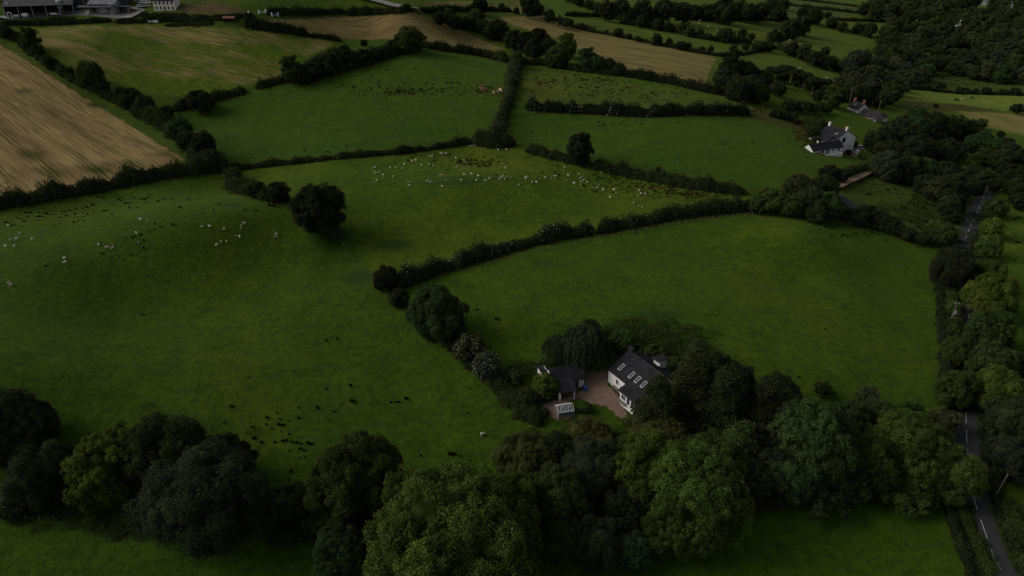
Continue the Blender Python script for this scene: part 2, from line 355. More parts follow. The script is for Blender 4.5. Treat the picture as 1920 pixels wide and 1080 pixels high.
def ground_mat():
    m, t, b = newmat('pasture_ground', .95, .05)
    geo = N(t, 'ShaderNodeNewGeometry').outputs['Position']
    fc = N(t, 'ShaderNodeAttribute', attribute_name='fcol'); rw = N(t, 'ShaderNodeAttribute', attribute_name='rowv').outputs['Vector']
    ru = N(t, 'ShaderNodeAttribute', attribute_name='rush').outputs['Fac']; dk = N(t, 'ShaderNodeAttribute', attribute_name='dark_patch').outputs['Fac']
    n1 = noise(t, .018, geo, 3); n2 = noise(t, .11, geo, 4, .6); n3 = noise(t, .55, geo, 4, .65); n4 = noise(t, 2.6, geo, 3, .7)
    c = fc.outputs['Color']
    c = mix(t, ramp(t, n1, .35, .68), mix(t, 1.0, c, (.86, .99, .95), 'MULTIPLY'), mix(t, 1.0, c, (1.20, 1.04, .92), 'MULTIPLY'))
    c = mix(t, ramp(t, n2, .32, .70), mix(t, 1.0, c, (.74, .82, .88), 'MULTIPLY'), mix(t, 1.0, c, (1.26, 1.18, 1.0), 'MULTIPLY'))
    c = mix(t, ramp(t, n3, .30, .72), mix(t, 1.0, c, (.62, .68, .75), 'MULTIPLY'), mix(t, 1.0, c, (1.36, 1.30, 1.1), 'MULTIPLY'))
    c = mix(t, ramp(t, n4, .28, .72), mix(t, 1.0, c, (.62, .68, .72), 'MULTIPLY'), mix(t, 1.0, c, (1.36, 1.32, 1.15), 'MULTIPLY'))
    # dark tussocky flecks
    fl = ramp(t, noise(t, .42, geo, 5, .7), .60, .68); fl2 = ramp(t, noise(t, .035, geo, 2), .45, .62)
    c = mix(t, math_(t, 'MULTIPLY', math_(t, 'MULTIPLY', fl, fl2), .55), c, (.013, .024, .007))
    # darker patches, edges broken up by noise
    dn = math_(t, 'MULTIPLY', ramp(t, math_(t, 'ADD', dk, math_(t, 'MULTIPLY', math_(t, 'SUBTRACT', n3, .5), .9)), .35, .65), .62)
    c = mix(t, dn, c, (.013, .029, .009))
    # rushes and reddish dock
    rn = noise(t, .60, geo, 4, .65); r1 = ramp(t, math_(t, 'ADD', rn, math_(t, 'MULTIPLY', math_(t, 'SUBTRACT', ru, 1.0), .34)), .46, .54)
    c = mix(t, math_(t, 'MULTIPLY', r1, .85), c, mix(t, ramp(t, noise(t, .9, geo, 3), .42, .58), (.015, .020, .009), (.060, .037, .020)))
    # stubble rows
    mp = N(t, 'ShaderNodeMapping'); mp.inputs['Scale'].default_value = (.95, .06, 1); t.links.new(rw, mp.inputs['Vector'])
    ns = noise(t, 1.0, mp.outputs[0], 4, .6); mp2 = N(t, 'ShaderNodeMapping'); mp2.inputs['Scale'].default_value = (.07, .014, 1); t.links.new(rw, mp2.inputs['Vector'])
    nl = noise(t, 1.0, mp2.outputs[0], 4, .6)
    sx = N(t, 'ShaderNodeSeparateXYZ'); t.links.new(rw, sx.inputs[0])
    wob = math_(t, 'ADD', sx.outputs[0], math_(t, 'MULTIPLY', noise(t, .02, geo, 1), 6.0))
    fr = math_(t, 'ABSOLUTE', math_(t, 'SUBTRACT', math_(t, 'FRACT', math_(t, 'DIVIDE', wob, 13.0)), .5))
    tr = math_(t, 'SUBTRACT', 1.0, ramp(t, math_(t, 'ABSOLUTE', math_(t, 'SUBTRACT', fr, .06)), .008, .028))
    s = fc.outputs['Alpha']
    f = math_(t, 'ADD', math_(t, 'MULTIPLY', ns, .62), math_(t, 'ADD', math_(t, 'MULTIPLY', nl, .9), math_(t, 'MULTIPLY', n2, .25)))     # ~0.8
    f = math_(t, 'SUBTRACT', math_(t, 'ADD', f, math_(t, 'MULTIPLY', s, 1.15)), math_(t, 'ADD', 1.50, math_(t, 'MULTIPLY', math_(t, 'MULTIPLY', tr, ramp(t, noise(t, .03, geo, 2), .30, .5)), .50)))
    f = math_(t, 'MULTIPLY', f, 5.0, clamp=True)
    f = math_(t, 'MULTIPLY', f, ramp(t, s, .1, .3)); f = math_(t, 'MULTIPLY', f, ramp(t, s, .3, .9, .45, 1.0))
    sc = mix(t, ramp(t, ns, .36, .62), (.185, .125, .060), (.350, .262, .122)); sc = mix(t, ramp(t, nl, .40, .60), mix(t, 1.0, sc, (.78, .70, .68), 'MULTIPLY'), mix(t, 1.0, sc, (1.12, 1.08, 1.0), 'MULTIPLY'))
    sc = mix(t, ramp(t, n4, .3, .7), mix(t, 1.0, sc, (.62, .62, .62), 'MULTIPLY'), mix(t, 1.0, sc, (1.32, 1.32, 1.32), 'MULTIPLY'))
    sc = mix(t, ramp(t, s, .78, .92), mix(t, 1.0, sc, (.60, .62, .60), 'MULTIPLY'), sc)
    c = mix(t, f, c, sc)
    t.links.new(c, b.inputs['Base Color']); b.inputs['Sheen Weight'].default_value = .10; b.inputs['Sheen Roughness'].default_value = .45; b.inputs['Sheen Tint'].default_value = (.50, .68, .12, 1)
    bn = N(t, 'ShaderNodeBump', Strength=.8, Distance=.5); t.links.new(math_(t, 'ADD', math_(t, 'MULTIPLY', n4, .6), n3), bn.inputs['Height']); t.links.new(bn.outputs[0], b.inputs['Normal'])
    return m
nr = len(rows)
ii = (np.arange(nr-1)[:, None]*NC+np.arange(NC-1)[None]).ravel()
gq = np.stack([ii, ii+1, ii+NC+1, ii+NC], 1)
gm = quadmesh('ground', np.stack([GXm, GYm, Zf], -1), ground_mat(), Q=gq, smooth=True)
a = gm.attributes.new('fcol', 'FLOAT_COLOR', 'POINT'); a.data.foreach_set('color', FC.astype(np.float32).ravel())
a = gm.attributes.new('rowv', 'FLOAT_VECTOR', 'POINT'); a.data.foreach_set('vector', ROW.astype(np.float32).ravel())
a = gm.attributes.new('rush', 'FLOAT', 'POINT'); a.data.foreach_set('value', RU.astype(np.float32).ravel())
a = gm.attributes.new('dark_patch', 'FLOAT', 'POINT'); a.data.foreach_set('value', DK.astype(np.float32).ravel())
tag(link('ground', gm), kind='structure')

def sheet(name, s, mat, step=.35, lift=.08):
    P = poly_world(pp(s)); x0, y0 = P.min(0); x1, y1 = P.max(0)
    X, Y = np.meshgrid(np.arange(x0, x1, step), np.arange(y0, y1, step)); m = inside(P, X+.2*np.sin(Y*3), Y+.2*np.sin(X*3)).ravel()
    xs = X.ravel()[m]; ys = Y.ravel()[m]; h = step/2
    # shared grid corners
    V = []; 
    for dx, dy in ((-h, -h), (h, -h), (h, h), (-h, h)): V.append(np.stack([xs+dx, ys+dy, H(xs+dx, ys+dy)+lift], 1))
    return tag(link(name, quadmesh(name, np.stack(V, 1), mat)), kind='structure')
def ribbon(name, pts, wid, mat, lift=.12, step=1.5, off=0.0, dash=None, kind='structure'):
    P = [at(a, b)[0] for a, b in pts]; pl = [P[0]]
    # catmull-rom
    out_ = []
    for i in range(len(P)-1):
        p0, p1, p2, p3 = P[max(i-1, 0)], P[i], P[i+1], P[min(i+2, len(P)-1)]; n = max(2, int((p2-p1).length/step))
        for k in range(n):
            t = k/n; out_.append(.5*((2*p1)+(p2-p0)*t+(2*p0-5*p1+4*p2-p3)*t*t+(3*p1-p0-3*p2+p3)*t**3))
    out_.append(P[-1]); C = np.array([(p.x, p.y) for p in out_])
    T = np.gradient(C, axis=0); T /= np.linalg.norm(T, axis=1)[:, None]; Nn = np.stack([T[:, 1], -T[:, 0]], 1)
    hw_ = wid/2; road_w = 2.75
    Z = np.max([H(*(C+Nn*k).T) for k in (-road_w, -1.4, 0, 1.4, road_w)], axis=0)
    k5 = np.ones(9)/9; Z = np.convolve(np.pad(Z, 4, mode='edge'), k5, 'valid')+lift
    L = np.column_stack([C+Nn*(off-hw_), Z]); R = np.column_stack([C+Nn*(off+hw_), Z])
    return C, T, L, R
asph = mottled('asphalt', (.030, .030, .033), (.042, .041, .043), .5, bump=.3)
ROADPX = [(1925, 1150), (1869, 1058), (1845, 996), (1827, 940), (1817, 880), (1812, 817), (1811, 760), (1814, 700), (1816, 640), (1815, 580), (1809, 530), (1804, 480), (1805, 460), (1817, 430), (1825, 413), (1840, 380), (1847, 362), (1851, 345)]
def strip(name, L, R, mat, kind='structure', parent=None):
    V = []; n = len(L)
    Vv = np.concatenate([L, R]); i = np.arange(n-1); Q = np.stack([i, i+n, i+n+1, i+1], 1)
    o = link(name, quadmesh(name, Vv, mat, Q=Q, smooth=True), parent)
    if kind and parent is None: tag(o, kind=kind)
    return o
RC, RT, L, R = ribbon('road', ROADPX, 5.0, asph); strip('road', L, R, asph)
RLL, RRR = L, R
verge_m = mottled('verge_grass', (.024, .040, .009), (.034, .048, .011), .6, bump=.4)
for sgn in (-1, 1):
    e = L if sgn < 0 else R; nrm = np.column_stack([RT[:, 1], -RT[:, 0]])*sgn
    o1 = e.copy(); o1[:, 2] -= .01; o2 = e.copy(); o2[:, :2] += nrm*1.6; o2[:, 2] = H(o2[:, 0], o2[:, 1])-.05
    strip('road_verge', o1, o2, verge_m)
_, _, L2, R2 = ribbon('line', ROADPX, .14, M['line'], lift=.135)
# centre dashes: 6 m mark, 3 m gap
dv = []; acc = 0.0
cen = (L2+R2)/2; nrm = np.column_stack([RT[:, 1], -RT[:, 0], np.zeros(len(RT))])
seg = np.concatenate([[0], np.cumsum(np.linalg.norm(np.diff(cen[:, :2], axis=0), axis=1))])
def atlen(s): return np.array([np.interp(s, seg, cen[:, k]) for k in range(3)]), np.array([np.interp(s, seg, nrm[:, k]) for k in range(3)])
s0 = 1.0
while s0+5 < seg[-1]:
    for q in range(4):
        a_, na = atlen(s0+q*1.25); b_, nb = atlen(s0+(q+1)*1.25); dv += [a_-na*.08, a_+na*.08, b_+nb*.08, b_-nb*.08]
    s0 += 7.7
tag(link('road_marking', quadmesh('road_marking', np.array(dv), M['line'])), kind='structure')
earth = mottled('dirt_track', (.24, .155, .105), (.16, .11, .075), .5, bump=.4)
pale = mottled('pale_lane', (.24, .225, .21), (.18, .172, .16), .3)
for nm, pts, wd, mt in [('farm_track', [(1560, 352), (1578, 344), (1600, 334), (1622, 322), (1634, 305)], 6.5, earth),
                    ('lane', [(1548, 352), (1562, 364), (1576, 374), (1592, 386), (1606, 398)], 4.0, asph),
                    ('pale_road', [(670, -6), (700, 1), (730, 8), (757, 15), (784, 20)], 9.0, pale),
                    ('farm_lane', [(247, 15), (262, 19), (252, 26), (234, 37)], 7.0, pale)]:
    _, _, L, R = ribbon(nm, pts, wd, mt); strip(nm, L, R, mt)
gravel = mottled('gravel', (.22, .145, .108), (.15, .102, .078), .7, bump=.5)
sheet('gravel_yard', '1098,700 1139,694 1139,722 1161,742 1172,769 1177,786 1155,781 1147,769 1131,761 1106,757 1086,747 1068,752 1055,765 1075,785 1037,786 1013,762 1046,748 1077,741 1094,730 1096,712', gravel)
sheet('driveway', '1592,290 1600,281 1622,272 1628,276 1622,290 1608,296', gravel, step=.8)
sheet('farm_yard', '6,37 60,34 140,28 170,30 240,37 262,19 245,12 170,18 60,26 8,30', M['concrete'], step=.8, lift=.1)
# ------------------------------------------------------------------ vegetation
rng = np.random.default_rng(7); random.seed(5)
def unit(v): return v/np.maximum(np.linalg.norm(v, axis=-1, keepdims=True), 1e-9)
def leafquads(P, Nn, size, g, rnd=.55, elong=1.0):
    n = len(P); nn = unit(Nn+g.normal(size=(n, 3))*rnd); r = g.normal(size=(n, 3)); a = unit(np.cross(nn, r)); b = np.cross(nn, a)
    s = size*g.uniform(.55, 1.35, (n, 1)); a = a*s*elong; b = b*s*g.uniform(.55, .95, (n, 1))
    k = nn*s*.25
    return np.stack([P-a, P-b*1.0+k, P+a, P+b-k*.3], 1)
def randdir(g, n, zmin=-1.0):
    z = g.uniform(zmin, 1, n); t = g.uniform(0, 2*math.pi, n); r = np.sqrt(1-z*z); return np.stack([r*np.cos(t), r*np.sin(t), z], 1)
_sph = []
for j in range(5):
    for i in range(8):
        q = []
        for dj, di in ((0, 0), (0, 1), (1, 1), (1, 0)):
            th = math.pi*(j+dj)/5; ph = 2*math.pi*(i+di)/8; q.append((math.sin(th)*math.cos(ph), math.sin(th)*math.sin(ph), math.cos(th)))
        _sph.append(q)
_sph = np.array(_sph)[:, ::-1]
def blobs(C, R):      # solid core of every lobe, tinted dark to paint the shade between leaf clumps
    return (C[:, None, None]+_sph[None]*R[:, None, None, None]).reshape(-1, 4, 3)
def crown(g, n=30000, leaf=.013, lobes=30, lr=(.11, .22), subs=14, sr=.062, a=(.5, .5, .40), zc=.56, low=-.75, shade_core=.70, droop=0.0, blossom=0.0, sdv=.10):
    a = np.array(a); k = np.arange(lobes)+.5; zz = 1-(1-low)*k/lobes; ph = math.pi*(1+5**.5)*k+g.uniform(0, .6, lobes); r = np.sqrt(np.maximum(1-zz*zz, 0))
    D = np.stack([r*np.cos(ph), r*np.sin(ph), zz], 1)+g.normal(size=(lobes, 3))*.10; D = unit(D)*(1+g.normal(size=(lobes, 1))*.075)
    LR = g.uniform(*lr, lobes); C = D*(a-LR[:, None]*.85)*g.uniform(1-sdv*2, 1+sdv*.5, (lobes, 1)); LT = g.uniform(.72, 1.3, lobes)
    # sub lobes
    SC_, SR, SP, ST = [], [], [], []
    for i in range(lobes):
        m = subs; d = randdir(g, m, -1); d = unit(d+D[i]*.75+np.array([0, 0, .25])); SC_.append(C[i]+d*LR[i]*g.uniform(.72, .95, (m, 1))); SR.append(g.uniform(sr*.65, sr*1.35, m)); ST.append(LT[i]*g.uniform(.85, 1.15, m))
    SC_ = np.concatenate(SC_); SR = np.concatenate(SR); ST = np.concatenate(ST); m = len(SC_)
    idx = g.integers(0, m, n); d = unit(randdir(g, n)+unit(SC_[idx])*.55+np.array([0, 0, .3])); P = SC_[idx]+d*SR[idx][:, None]*g.uniform(.7, 1.12, (n, 1))
    if droop: P[:, 2] -= droop*g.uniform(0, 1, n)**2*np.linalg.norm(P[:, :2], axis=1)
    Q = leafquads(P, d, leaf, g); T = ST[idx]*g.uniform(.86, 1.14, n)
    if blossom: T[g.uniform(size=n) < blossom] = 3.5
    B = blobs(np.concatenate([C*.93, C*.45]), np.concatenate([LR*shade_core, LR*.9+.05]))
    V = np.concatenate([Q, B]); T = np.concatenate([T, np.full(len(B), .55)]); V[..., 2] += zc  # low tint on the cores: shade in the crown gaps put into the colour
    V[..., 2] = np.maximum(V[..., 2], .01)
    return V, np.repeat(T, 4)
def willow(g, n=26000, leaf=.012):
    V, T = crown(g, n=n//3, leaf=leaf, lobes=18, a=(.42, .42, .32), zc=.6, low=-.2)
    m = 420; d = randdir(g, m, .05); P0 = d*np.array([.46, .46, .36])+np.array([0, 0, .60]); Ln = g.uniform(.18, .5, m); k = n*2//3//m; u = g.uniform(0, 1, (m, k))
    P = P0[:, None]+np.stack([d[:, None, 0]*.06*u, d[:, None, 1]*.06*u, -u*Ln[:, None]], -1)+g.normal(size=(m, k, 3))*.010; P = P.reshape(-1, 3); P[:, 2] = np.maximum(P[:, 2], .03)
    dd = np.repeat(d, k, 0)*np.array([1, 1, .2]); Q = leafquads(P, dd, leaf, g, .5); Q[..., 2] += (Q[..., 2]-P[:, None, 2])*.8
    return np.concatenate([V, Q]), np.concatenate([T, np.repeat(np.repeat(g.uniform(.7, 1.3, m), k)*g.uniform(.8, 1.2, len(P)), 4)])
def conifer(g, n=16000, leaf=.014, ratio=1.5, tiers=13, top=.04):
    V, T = [], []; per = n//(tiers*9)
    for i in range(tiers):
        f = i/(tiers-1); R = .5*(1-f)**.8+top; z = ratio*(.10+.88*f)
        for b in range(9):
            ph = g.uniform(0, 6.28); L = R*g.uniform(.75, 1.1); u = g.uniform(0, 1, per)**.6; wd = .07*(1-u*.6)+.01
            x = u*L; yv = g.normal(size=per)*wd; zz = z-.18*u*u*L*2+g.normal(size=per)*.018+.02
            P = np.stack([x*np.cos(ph)-yv*np.sin(ph), x*np.sin(ph)+yv*np.cos(ph), zz], 1)
            V.append(leafquads(P, np.tile([math.cos(ph)*.5, math.sin(ph)*.5, .7], (per, 1)), leaf, g, .6, 1.5)); T.append(np.full(per, g.uniform(.75, 1.25))*g.uniform(.8, 1.2, per))
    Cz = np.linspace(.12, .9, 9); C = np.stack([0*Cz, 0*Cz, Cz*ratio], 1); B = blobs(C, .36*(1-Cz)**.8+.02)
    V = np.concatenate(V+[B]); T = np.concatenate(T+[np.full(len(B), .5)]); V[..., 2] = np.maximum(V[..., 2], .01)  # cores tinted dark as painted shade between the branches
    return V, np.repeat(T, 4)
def trunk_mesh(g, h=.55, r=.026, nl=7, spread=.28, name='trunk', mat=None, lean=0.0):
    mb = MB(); mb.tube([(0, 0, -.08), (0, 0, 0), (lean*.3, 0, h*.3), (lean, .01, h*.65), (lean*1.3, -.01, h)], [r*1.5, r*1.3, r, r*.8, r*.35], 8)
    for i in range(nl):
        ph = i*2.4+g.uniform(0, .5); z0 = h*g.uniform(.35, .75); L = spread*g.uniform(.7, 1.1)
        mb.tube([(lean*.6, 0, z0), (lean*.6+math.cos(ph)*L*.5, math.sin(ph)*L*.5, z0+.09), (lean*.6+math.cos(ph)*L, math.sin(ph)*L, z0+.22)], [r*.5, r*.32, r*.12], 5)
    return mb.mesh(name, mat or M['bark'], smooth=True)
PRO = {}
def proto(key, VT, height, th=.55, tr=.026, mat=None, spread=.28):
    V, T = VT; PRO.setdefault(key, []).append((quadmesh('crown', V, M['leaf'], T), trunk_mesh(rng, th, tr, mat=mat, spread=spread), height, V if 'far' in key else None, T))
for s_ in range(4): proto('near', crown(rng, 80000, .0080, lobes=34+4*s_, subs=20, sr=.048, a=(.5, .47, .43+.02*s_), zc=.46, low=-.9), .96)
for s_ in range(2): proto('clumpy', crown(rng, 52000, .0085, lobes=44, lr=(.09, .135), subs=16, sr=.036, sdv=.16, shade_core=.7, a=(.5, .48, .48), zc=.5, low=-.9), 1.0)
for s_ in range(2): proto('dome', crown(rng, 120000, .0062, lobes=44, lr=(.12, .17), subs=18, sr=.042, a=(.5, .5, .36), low=-.8, zc=.42, droop=.12), .8)
for s_ in range(2): proto('shaggy', crown(rng, 95000, .0072, lobes=40, lr=(.10, .18), subs=18, sr=.055, a=(.5, .48, .42), droop=.4, zc=.54, low=-.85), .96)
for s_ in range(4): proto('mid', crown(rng, 15000, .0165, lobes=24+3*s_, lr=(.14, .22), subs=10, sr=.07, a=(.5, .47, .42+.03*s_), zc=.46, low=-.9), .96)
for s_ in range(2): proto('elder', crown(rng, 14000, .017, lobes=22, subs=10, sr=.07, a=(.5, .48, .40), blossom=.06, zc=.45), .86)
for s_ in range(2): proto('tall', crown(rng, 13000, .017, lobes=30, lr=(.11, .19), subs=10, sr=.065, a=(.5, .47, .64), zc=.68, low=-.92), 1.32)
for s_ in range(5): proto('far', crown(rng, 5200, .027, lobes=15+2*s_, lr=(.16, .24), subs=7, sr=.08, a=(.5, .47, .42+.03*s_), sdv=.14, zc=.45, low=-.9), .95)
for s_ in range(2): proto('fartall', crown(rng, 5200, .027, lobes=20, lr=(.14, .22), subs=7, sr=.08, a=(.5, .48, .58), zc=.62, sdv=.14, low=-.9), 1.2)
proto('willow', willow(rng), .97)
proto('conifer', conifer(rng, 22000, .013, 1.5), 1.4, 1.3, .022); proto('conifer', conifer(rng, 22000, .013, 1.15, 11), 1.1, 1.0, .022)
proto('cedar', conifer(rng, 34000, .011, .95, 10, .10), .95, .85, .024); proto('cedar', conifer(rng, 34000, .011, 1.1, 12, .09), 1.05, .95, .024)
V_, T_ = crown(rng, 9000, .022, lobes=14, lr=(.13, .2), subs=9, sr=.07, a=(.5, .46, .22), zc=.95, low=-.5); proto('pine', (V_, T_), 1.17, .95, .022, M['palebark'], .3)
V_, T_ = crown(rng, 8000, .020, lobes=16, lr=(.10, .18), subs=9, sr=.06, a=(.5, .5, .34), zc=.34, low=-.3); V_[..., 2] *= 1.0; proto('bush', (V_, T_), .68, .3, .02)
V_, T_ = crown(rng, 9000, .015, lobes=20, lr=(.09, .16), subs=9, sr=.05, a=(.5, .46, .42), zc=.5, sdv=.2, shade_core=.35); proto('thin', (V_, T_), .92, .6, .02)
used = {}; NTREE = [0]
CLR0 = dict(dk=(.034, .045, .019), dk2=(.027, .035, .017), md=(.044, .066, .018), lt=(.060, .088, .019), yl=(.074, .102, .018), bl=(.038, .049, .026), br=(.060, .070, .024), gr=(.048, .058, .028), bg=(.036, .060, .022))
CLR = {k: tuple(c*1.10 for c in v) for k, v in CLR0.items()}
def plant(kind, P, D, col, label, cat='tree', group=None, name='tree', hs=1.0, rz=None, depth=None):
    L = PRO[kind]; cm, tm, ht = L[random.randrange(len(L))][:3]
    r = empty(name, P-Vector((0, 0, .15)), random.uniform(0, 6.28) if rz is None else rz, (D, D*random.uniform(.92, 1.08), D*hs))
    c = CLR[col] if isinstance(col, str) else col; v = random.uniform(.9, 1.12); c = (c[0]*v*random.uniform(.93, 1.08), c[1]*v, c[2]*v*random.uniform(.9, 1.15))
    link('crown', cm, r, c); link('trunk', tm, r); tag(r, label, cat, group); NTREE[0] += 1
    return r
def T(kind, px, py, w, col, label, hs=1.0, group=None, cat='tree', name='tree'):
    ht = PRO[kind][0][2]*hs; P, t = at(px, py, k=.52*ht*w/F)
    if cat == 'tree': QT.append((w*w*(.6 if 'wood' in label or 'belt' in label else 1), kind, P, w*t/F, col, label, cat, group, name, hs)); return
    return plant(kind, P, w*t/F, col, label, cat, group, name, hs)
QT = []
def flush():
    QT.sort(key=lambda q: -q[0]); vs, ts = [], []
    for q in QT[:292]: plant(*q[1:])
    for q in QT[292:]:
        _, kind, P, D, col, label, cat, group, name, hs = q
        L = PRO[kind if 'far' in kind else 'far']; V, T_ = L[random.randrange(len(L))][3:]; a = random.uniform(0, 6.28); c_, s_ = math.cos(a), math.sin(a)
        sel = np.random.default_rng(len(vs)).uniform(size=len(V)) < .6; V = V[sel]; T_ = T_.reshape(-1, 4)[sel].ravel()
        vs.append(np.stack([V[..., 0]*c_-V[..., 1]*s_, V[..., 0]*s_+V[..., 1]*c_, V[..., 2]*hs], -1)*D+np.array(P)); k = sum(CLR[col])/sum(CLR['dk']) if isinstance(col, str) else 1; ts.append(T_*k*random.uniform(.85, 1.15))
    if vs: tag(link('distant_wood', quadmesh('distant_wood', np.concatenate(vs), M['leaf'], np.concatenate(ts)), None, CLR['dk']), kind='stuff')
    print('TREES', len(QT), 'smallest own', QT[min(291, len(QT)-1)][0]**.5)
# ---- near trees along the stream, bottom left
T('near', 12, 800, 150, 'dk', 'dark green tree cut by the left edge, beside the smaller dark one at lower left', 1.05)
T('near', 62, 790, 90, 'dk2', 'dark tree sloping down behind the left-edge tree, above the grey-green one')
T('shaggy', 75, 885, 120, 'bl', 'grey-green tree between the left-edge tree and the yellow-green clumpy oak')
T('clumpy', 185, 885, 130, 'yl', 'yellow-green oak with separate rounded leaf clumps at lower left', 1.15, name='oak_tree')
T('clumpy', 225, 835, 90, 'lt', 'green clumpy crown rising just behind the yellow-green oak at lower left', 1.0, name='oak_tree')
T('near', 310, 850, 165, 'dk', 'tall dark domed tree behind the drooping grey-green tree at lower left', 1.1)
T('shaggy', 385, 935, 225, 'bl', 'broad drooping grey-green tree leaning over the lower left field edge', .85)
T('near', 420, 865, 120, 'dk2', 'dark rounded tree at the right shoulder of the lower left group')
T('thin', 512, 950, 95, 'gr', 'sparse grey-green shrub tree right of the lower left group', .95)
T('elder', 22, 935, 75, 'bg', 'low green elder with a few white flowers at the lower left edge', .8, name='elder_bush', cat='bush')
T('thin', 590, 985, 55, 'md', 'small ragged bush by the ditch left of the big green tree', .8, name='bush', cat='bush')
# ---- bottom centre
T('near', 668, 895, 185, 'md', 'large mid green tree with flat top at the left of the bottom centre group', 1.1)
T('near', 640, 1030, 110, 'bg', 'dark green tree at the bottom edge below the large flat-topped tree')
T('dome', 845, 1018, 330, (.066, .094, .022), 'huge light green domed beech at the bottom edge, brownish on top', 1.05, name='beech_tree')
T('near', 950, 950, 125, 'lt', 'bright green upright tree touching the right side of the big domed beech', 1.3)
T('dome', 985, 862, 130, 'br', 'olive tree with brownish top behind the bright green upright tree', .95)
T('near', 1045, 925, 125, 'md', 'mid green tree between the bright upright tree and the dark cluster', 1.15)
T('near', 1060, 1005, 90, 'bg', 'dark green tree low in the gap right of the beech')
T('shaggy', 1112, 880, 125, 'bl', 'grey-green tree in the middle of the bottom group, left of the broad light tree', 1.0)
T('shaggy', 1120, 1015, 95, 'bl', 'narrow drooping grey-green tree at the bottom below the broad light tree', 1.1)
T('near', 1110, 830, 115, 'br', 'olive tree just below the greenhouse', .8)
T('near', 1222, 880, 165, 'lt', 'broad light green tree left half of the big crown below the farmhouse', 1.0)
T('near', 1310, 930, 195, 'lt', 'broad light green tree right half of the big crown beside the bottom right field', 1.0)
T('near', 1270, 985, 130, 'md', 'green tree hanging over the fence at the bottom right field corner')
T('dome', 1235, 822, 125, 'br', 'olive rounded tree directly below the farmhouse gravel', .85)
T('near', 1050, 850, 90, 'dk', 'dark green tree under the end of the field hedge')
T('dome', 1335, 865, 130, 'md', 'green domed tree between the light broad trees and the dark conifers')
T('near', 1490, 890, 110, 'bg', 'dark green tree filling the gap left of the big round sycamore')
T('near', 1592, 900, 90, 'dk', 'dark green tree under the right side of the big round sycamore')
T('near', 1418, 905, 90, 'dk2', 'blackish tree low beside the bare bank of the bottom right field', .9)
T('near', 560, 935, 85, 'dk', 'dark tree between the grey shrub tree and the large flat-topped tree', .8)
T('near', 1172, 955, 95, 'dk', 'dark tree in the hollow left of the broad light green trees')
T('near', 1190, 1030, 80, 'bg', 'dark green tree at the bottom edge below the hollow')
# ---- conifers by the house
T('cedar', 1230, 772, 125, 'dk', 'dark shaggy conifer against the right end of the farmhouse', 1.0, name='conifer')
T('cedar', 1300, 735, 150, 'dk', 'wide dark conifer right of the farmhouse', .95, name='conifer')
T('conifer', 1398, 720, 85, 'dk2', 'dark pointed conifer with the highest tip right of the farmhouse', 1.0, name='conifer')
T('cedar', 1355, 765, 140, 'dk', 'dark conifer below the pointed one', 1.0, name='conifer')
T('cedar', 1430, 780, 120, 'dk2', 'blackish conifer beside the grey bushes at the field edge', 1.0, name='conifer')
T('conifer', 1340, 700, 70, 'dk', 'small dark conifer between the house and the pointed one', .9, name='conifer')
T('cedar', 1385, 845, 130, 'md', 'greenish conifer low in the dark group', 1.0, name='conifer')
T('near', 1440, 860, 110, 'dk2', 'blackish broad tree left of the big round dark green tree')
T('near', 1462, 735, 80, 'dk', 'dark tree at the edge of the big field right of the conifers')
T('cedar', 1305, 688, 90, 'dk', 'dark conifer behind the wide one, nearest the scrubby slope', 1.0, name='conifer')
T('near', 1358, 700, 80, 'bg', 'dark green broadleaf tree between two pointed conifers')
T('near', 1475, 775, 95, 'dk2', 'blackish tree left behind the big round sycamore')
T('near', 1597, 790, 90, 'bg', 'dark green tree behind the right shoulder of the big round sycamore')
T('near', 1640, 775, 66, 'br', 'olive tree below the small grey bush')
T('near', 1700, 785, 80, 'md', 'green tree behind the bright one, at the edge of the big field')
T('thin', 1545, 730, 42, 'dk2', 'small dark bush on the grass above the big round tree', .8, name='bush', cat='bush')
T('thin', 1628, 742, 50, 'gr', 'small grey bush on the grass right of the big round tree', .9, name='bush', cat='bush')
T('near', 1530, 828, 160, 'bg', 'big round dark blue-green sycamore above the bottom right field', 1.15, name='sycamore_tree')
T('near', 1632, 868, 105, 'md', 'green tree between the round sycamore and the brighter tree', 1.2)
T('near', 1715, 840, 150, 'lt', 'bright green tree left of the road bend', 1.05)
T('near', 1660, 795, 75, 'md', 'smaller green tree behind the bright one by the road')
T('near', 1785, 885, 110, 'lt', 'yellowish green tree overhanging the road at lower right', 1.1)
T('thin', 1775, 790, 60, 'gr', 'pale olive small tree beside the road above the overhanging tree')
T('bush', 1540, 925, 110, 'dk', 'low dark bush beneath the round sycamore', .8, name='bush', cat='bush')
T('bush', 1700, 920, 110, 'md', 'low green bush along the upper edge of the bottom right field', .7, name='bush', cat='bush')
# ---- along the road, right side
T('shaggy', 1790, 505, 82, 'dk2', 'blackish tree shading the road where the dashes stop', 1.0)
T('near', 1797, 658, 62, 'md', 'green tree left of the road below the transformer pole')
T('near', 1793, 728, 74, 'md', 'green tree left of the road, lower of the pair under the transformer pole', 1.1)
T('near', 1855, 510, 62, 'lt', 'light green tree right of the blackish road tree')
T('near', 1860, 553, 96, 'yl', 'rounded yellow-green tree right of the shaded road')
T('near', 1858, 617, 88, 'md', 'mid green tree right of the shaded road, below the yellow-green one')
T('near', 1862, 680, 86, 'md', 'green tree right of the shaded road, second below the yellow-green one')
T('near', 1880, 735, 100, 'lt', 'light green tree at the right edge above the roadside dark tree')
T('near', 1905, 790, 110, 'dk', 'dark tree at the right edge over the road verge')
T('near', 1893, 858, 88, 'bl', 'grey-green tree at the right edge beside the road bend')
T('near', 1915, 690, 60, 'dk', 'dark tree cut by the right edge beside the light green one')
T('mid', 1856, 462, 46, 'lt', 'light green roadside tree right of the dashed stretch of road', 1.0)
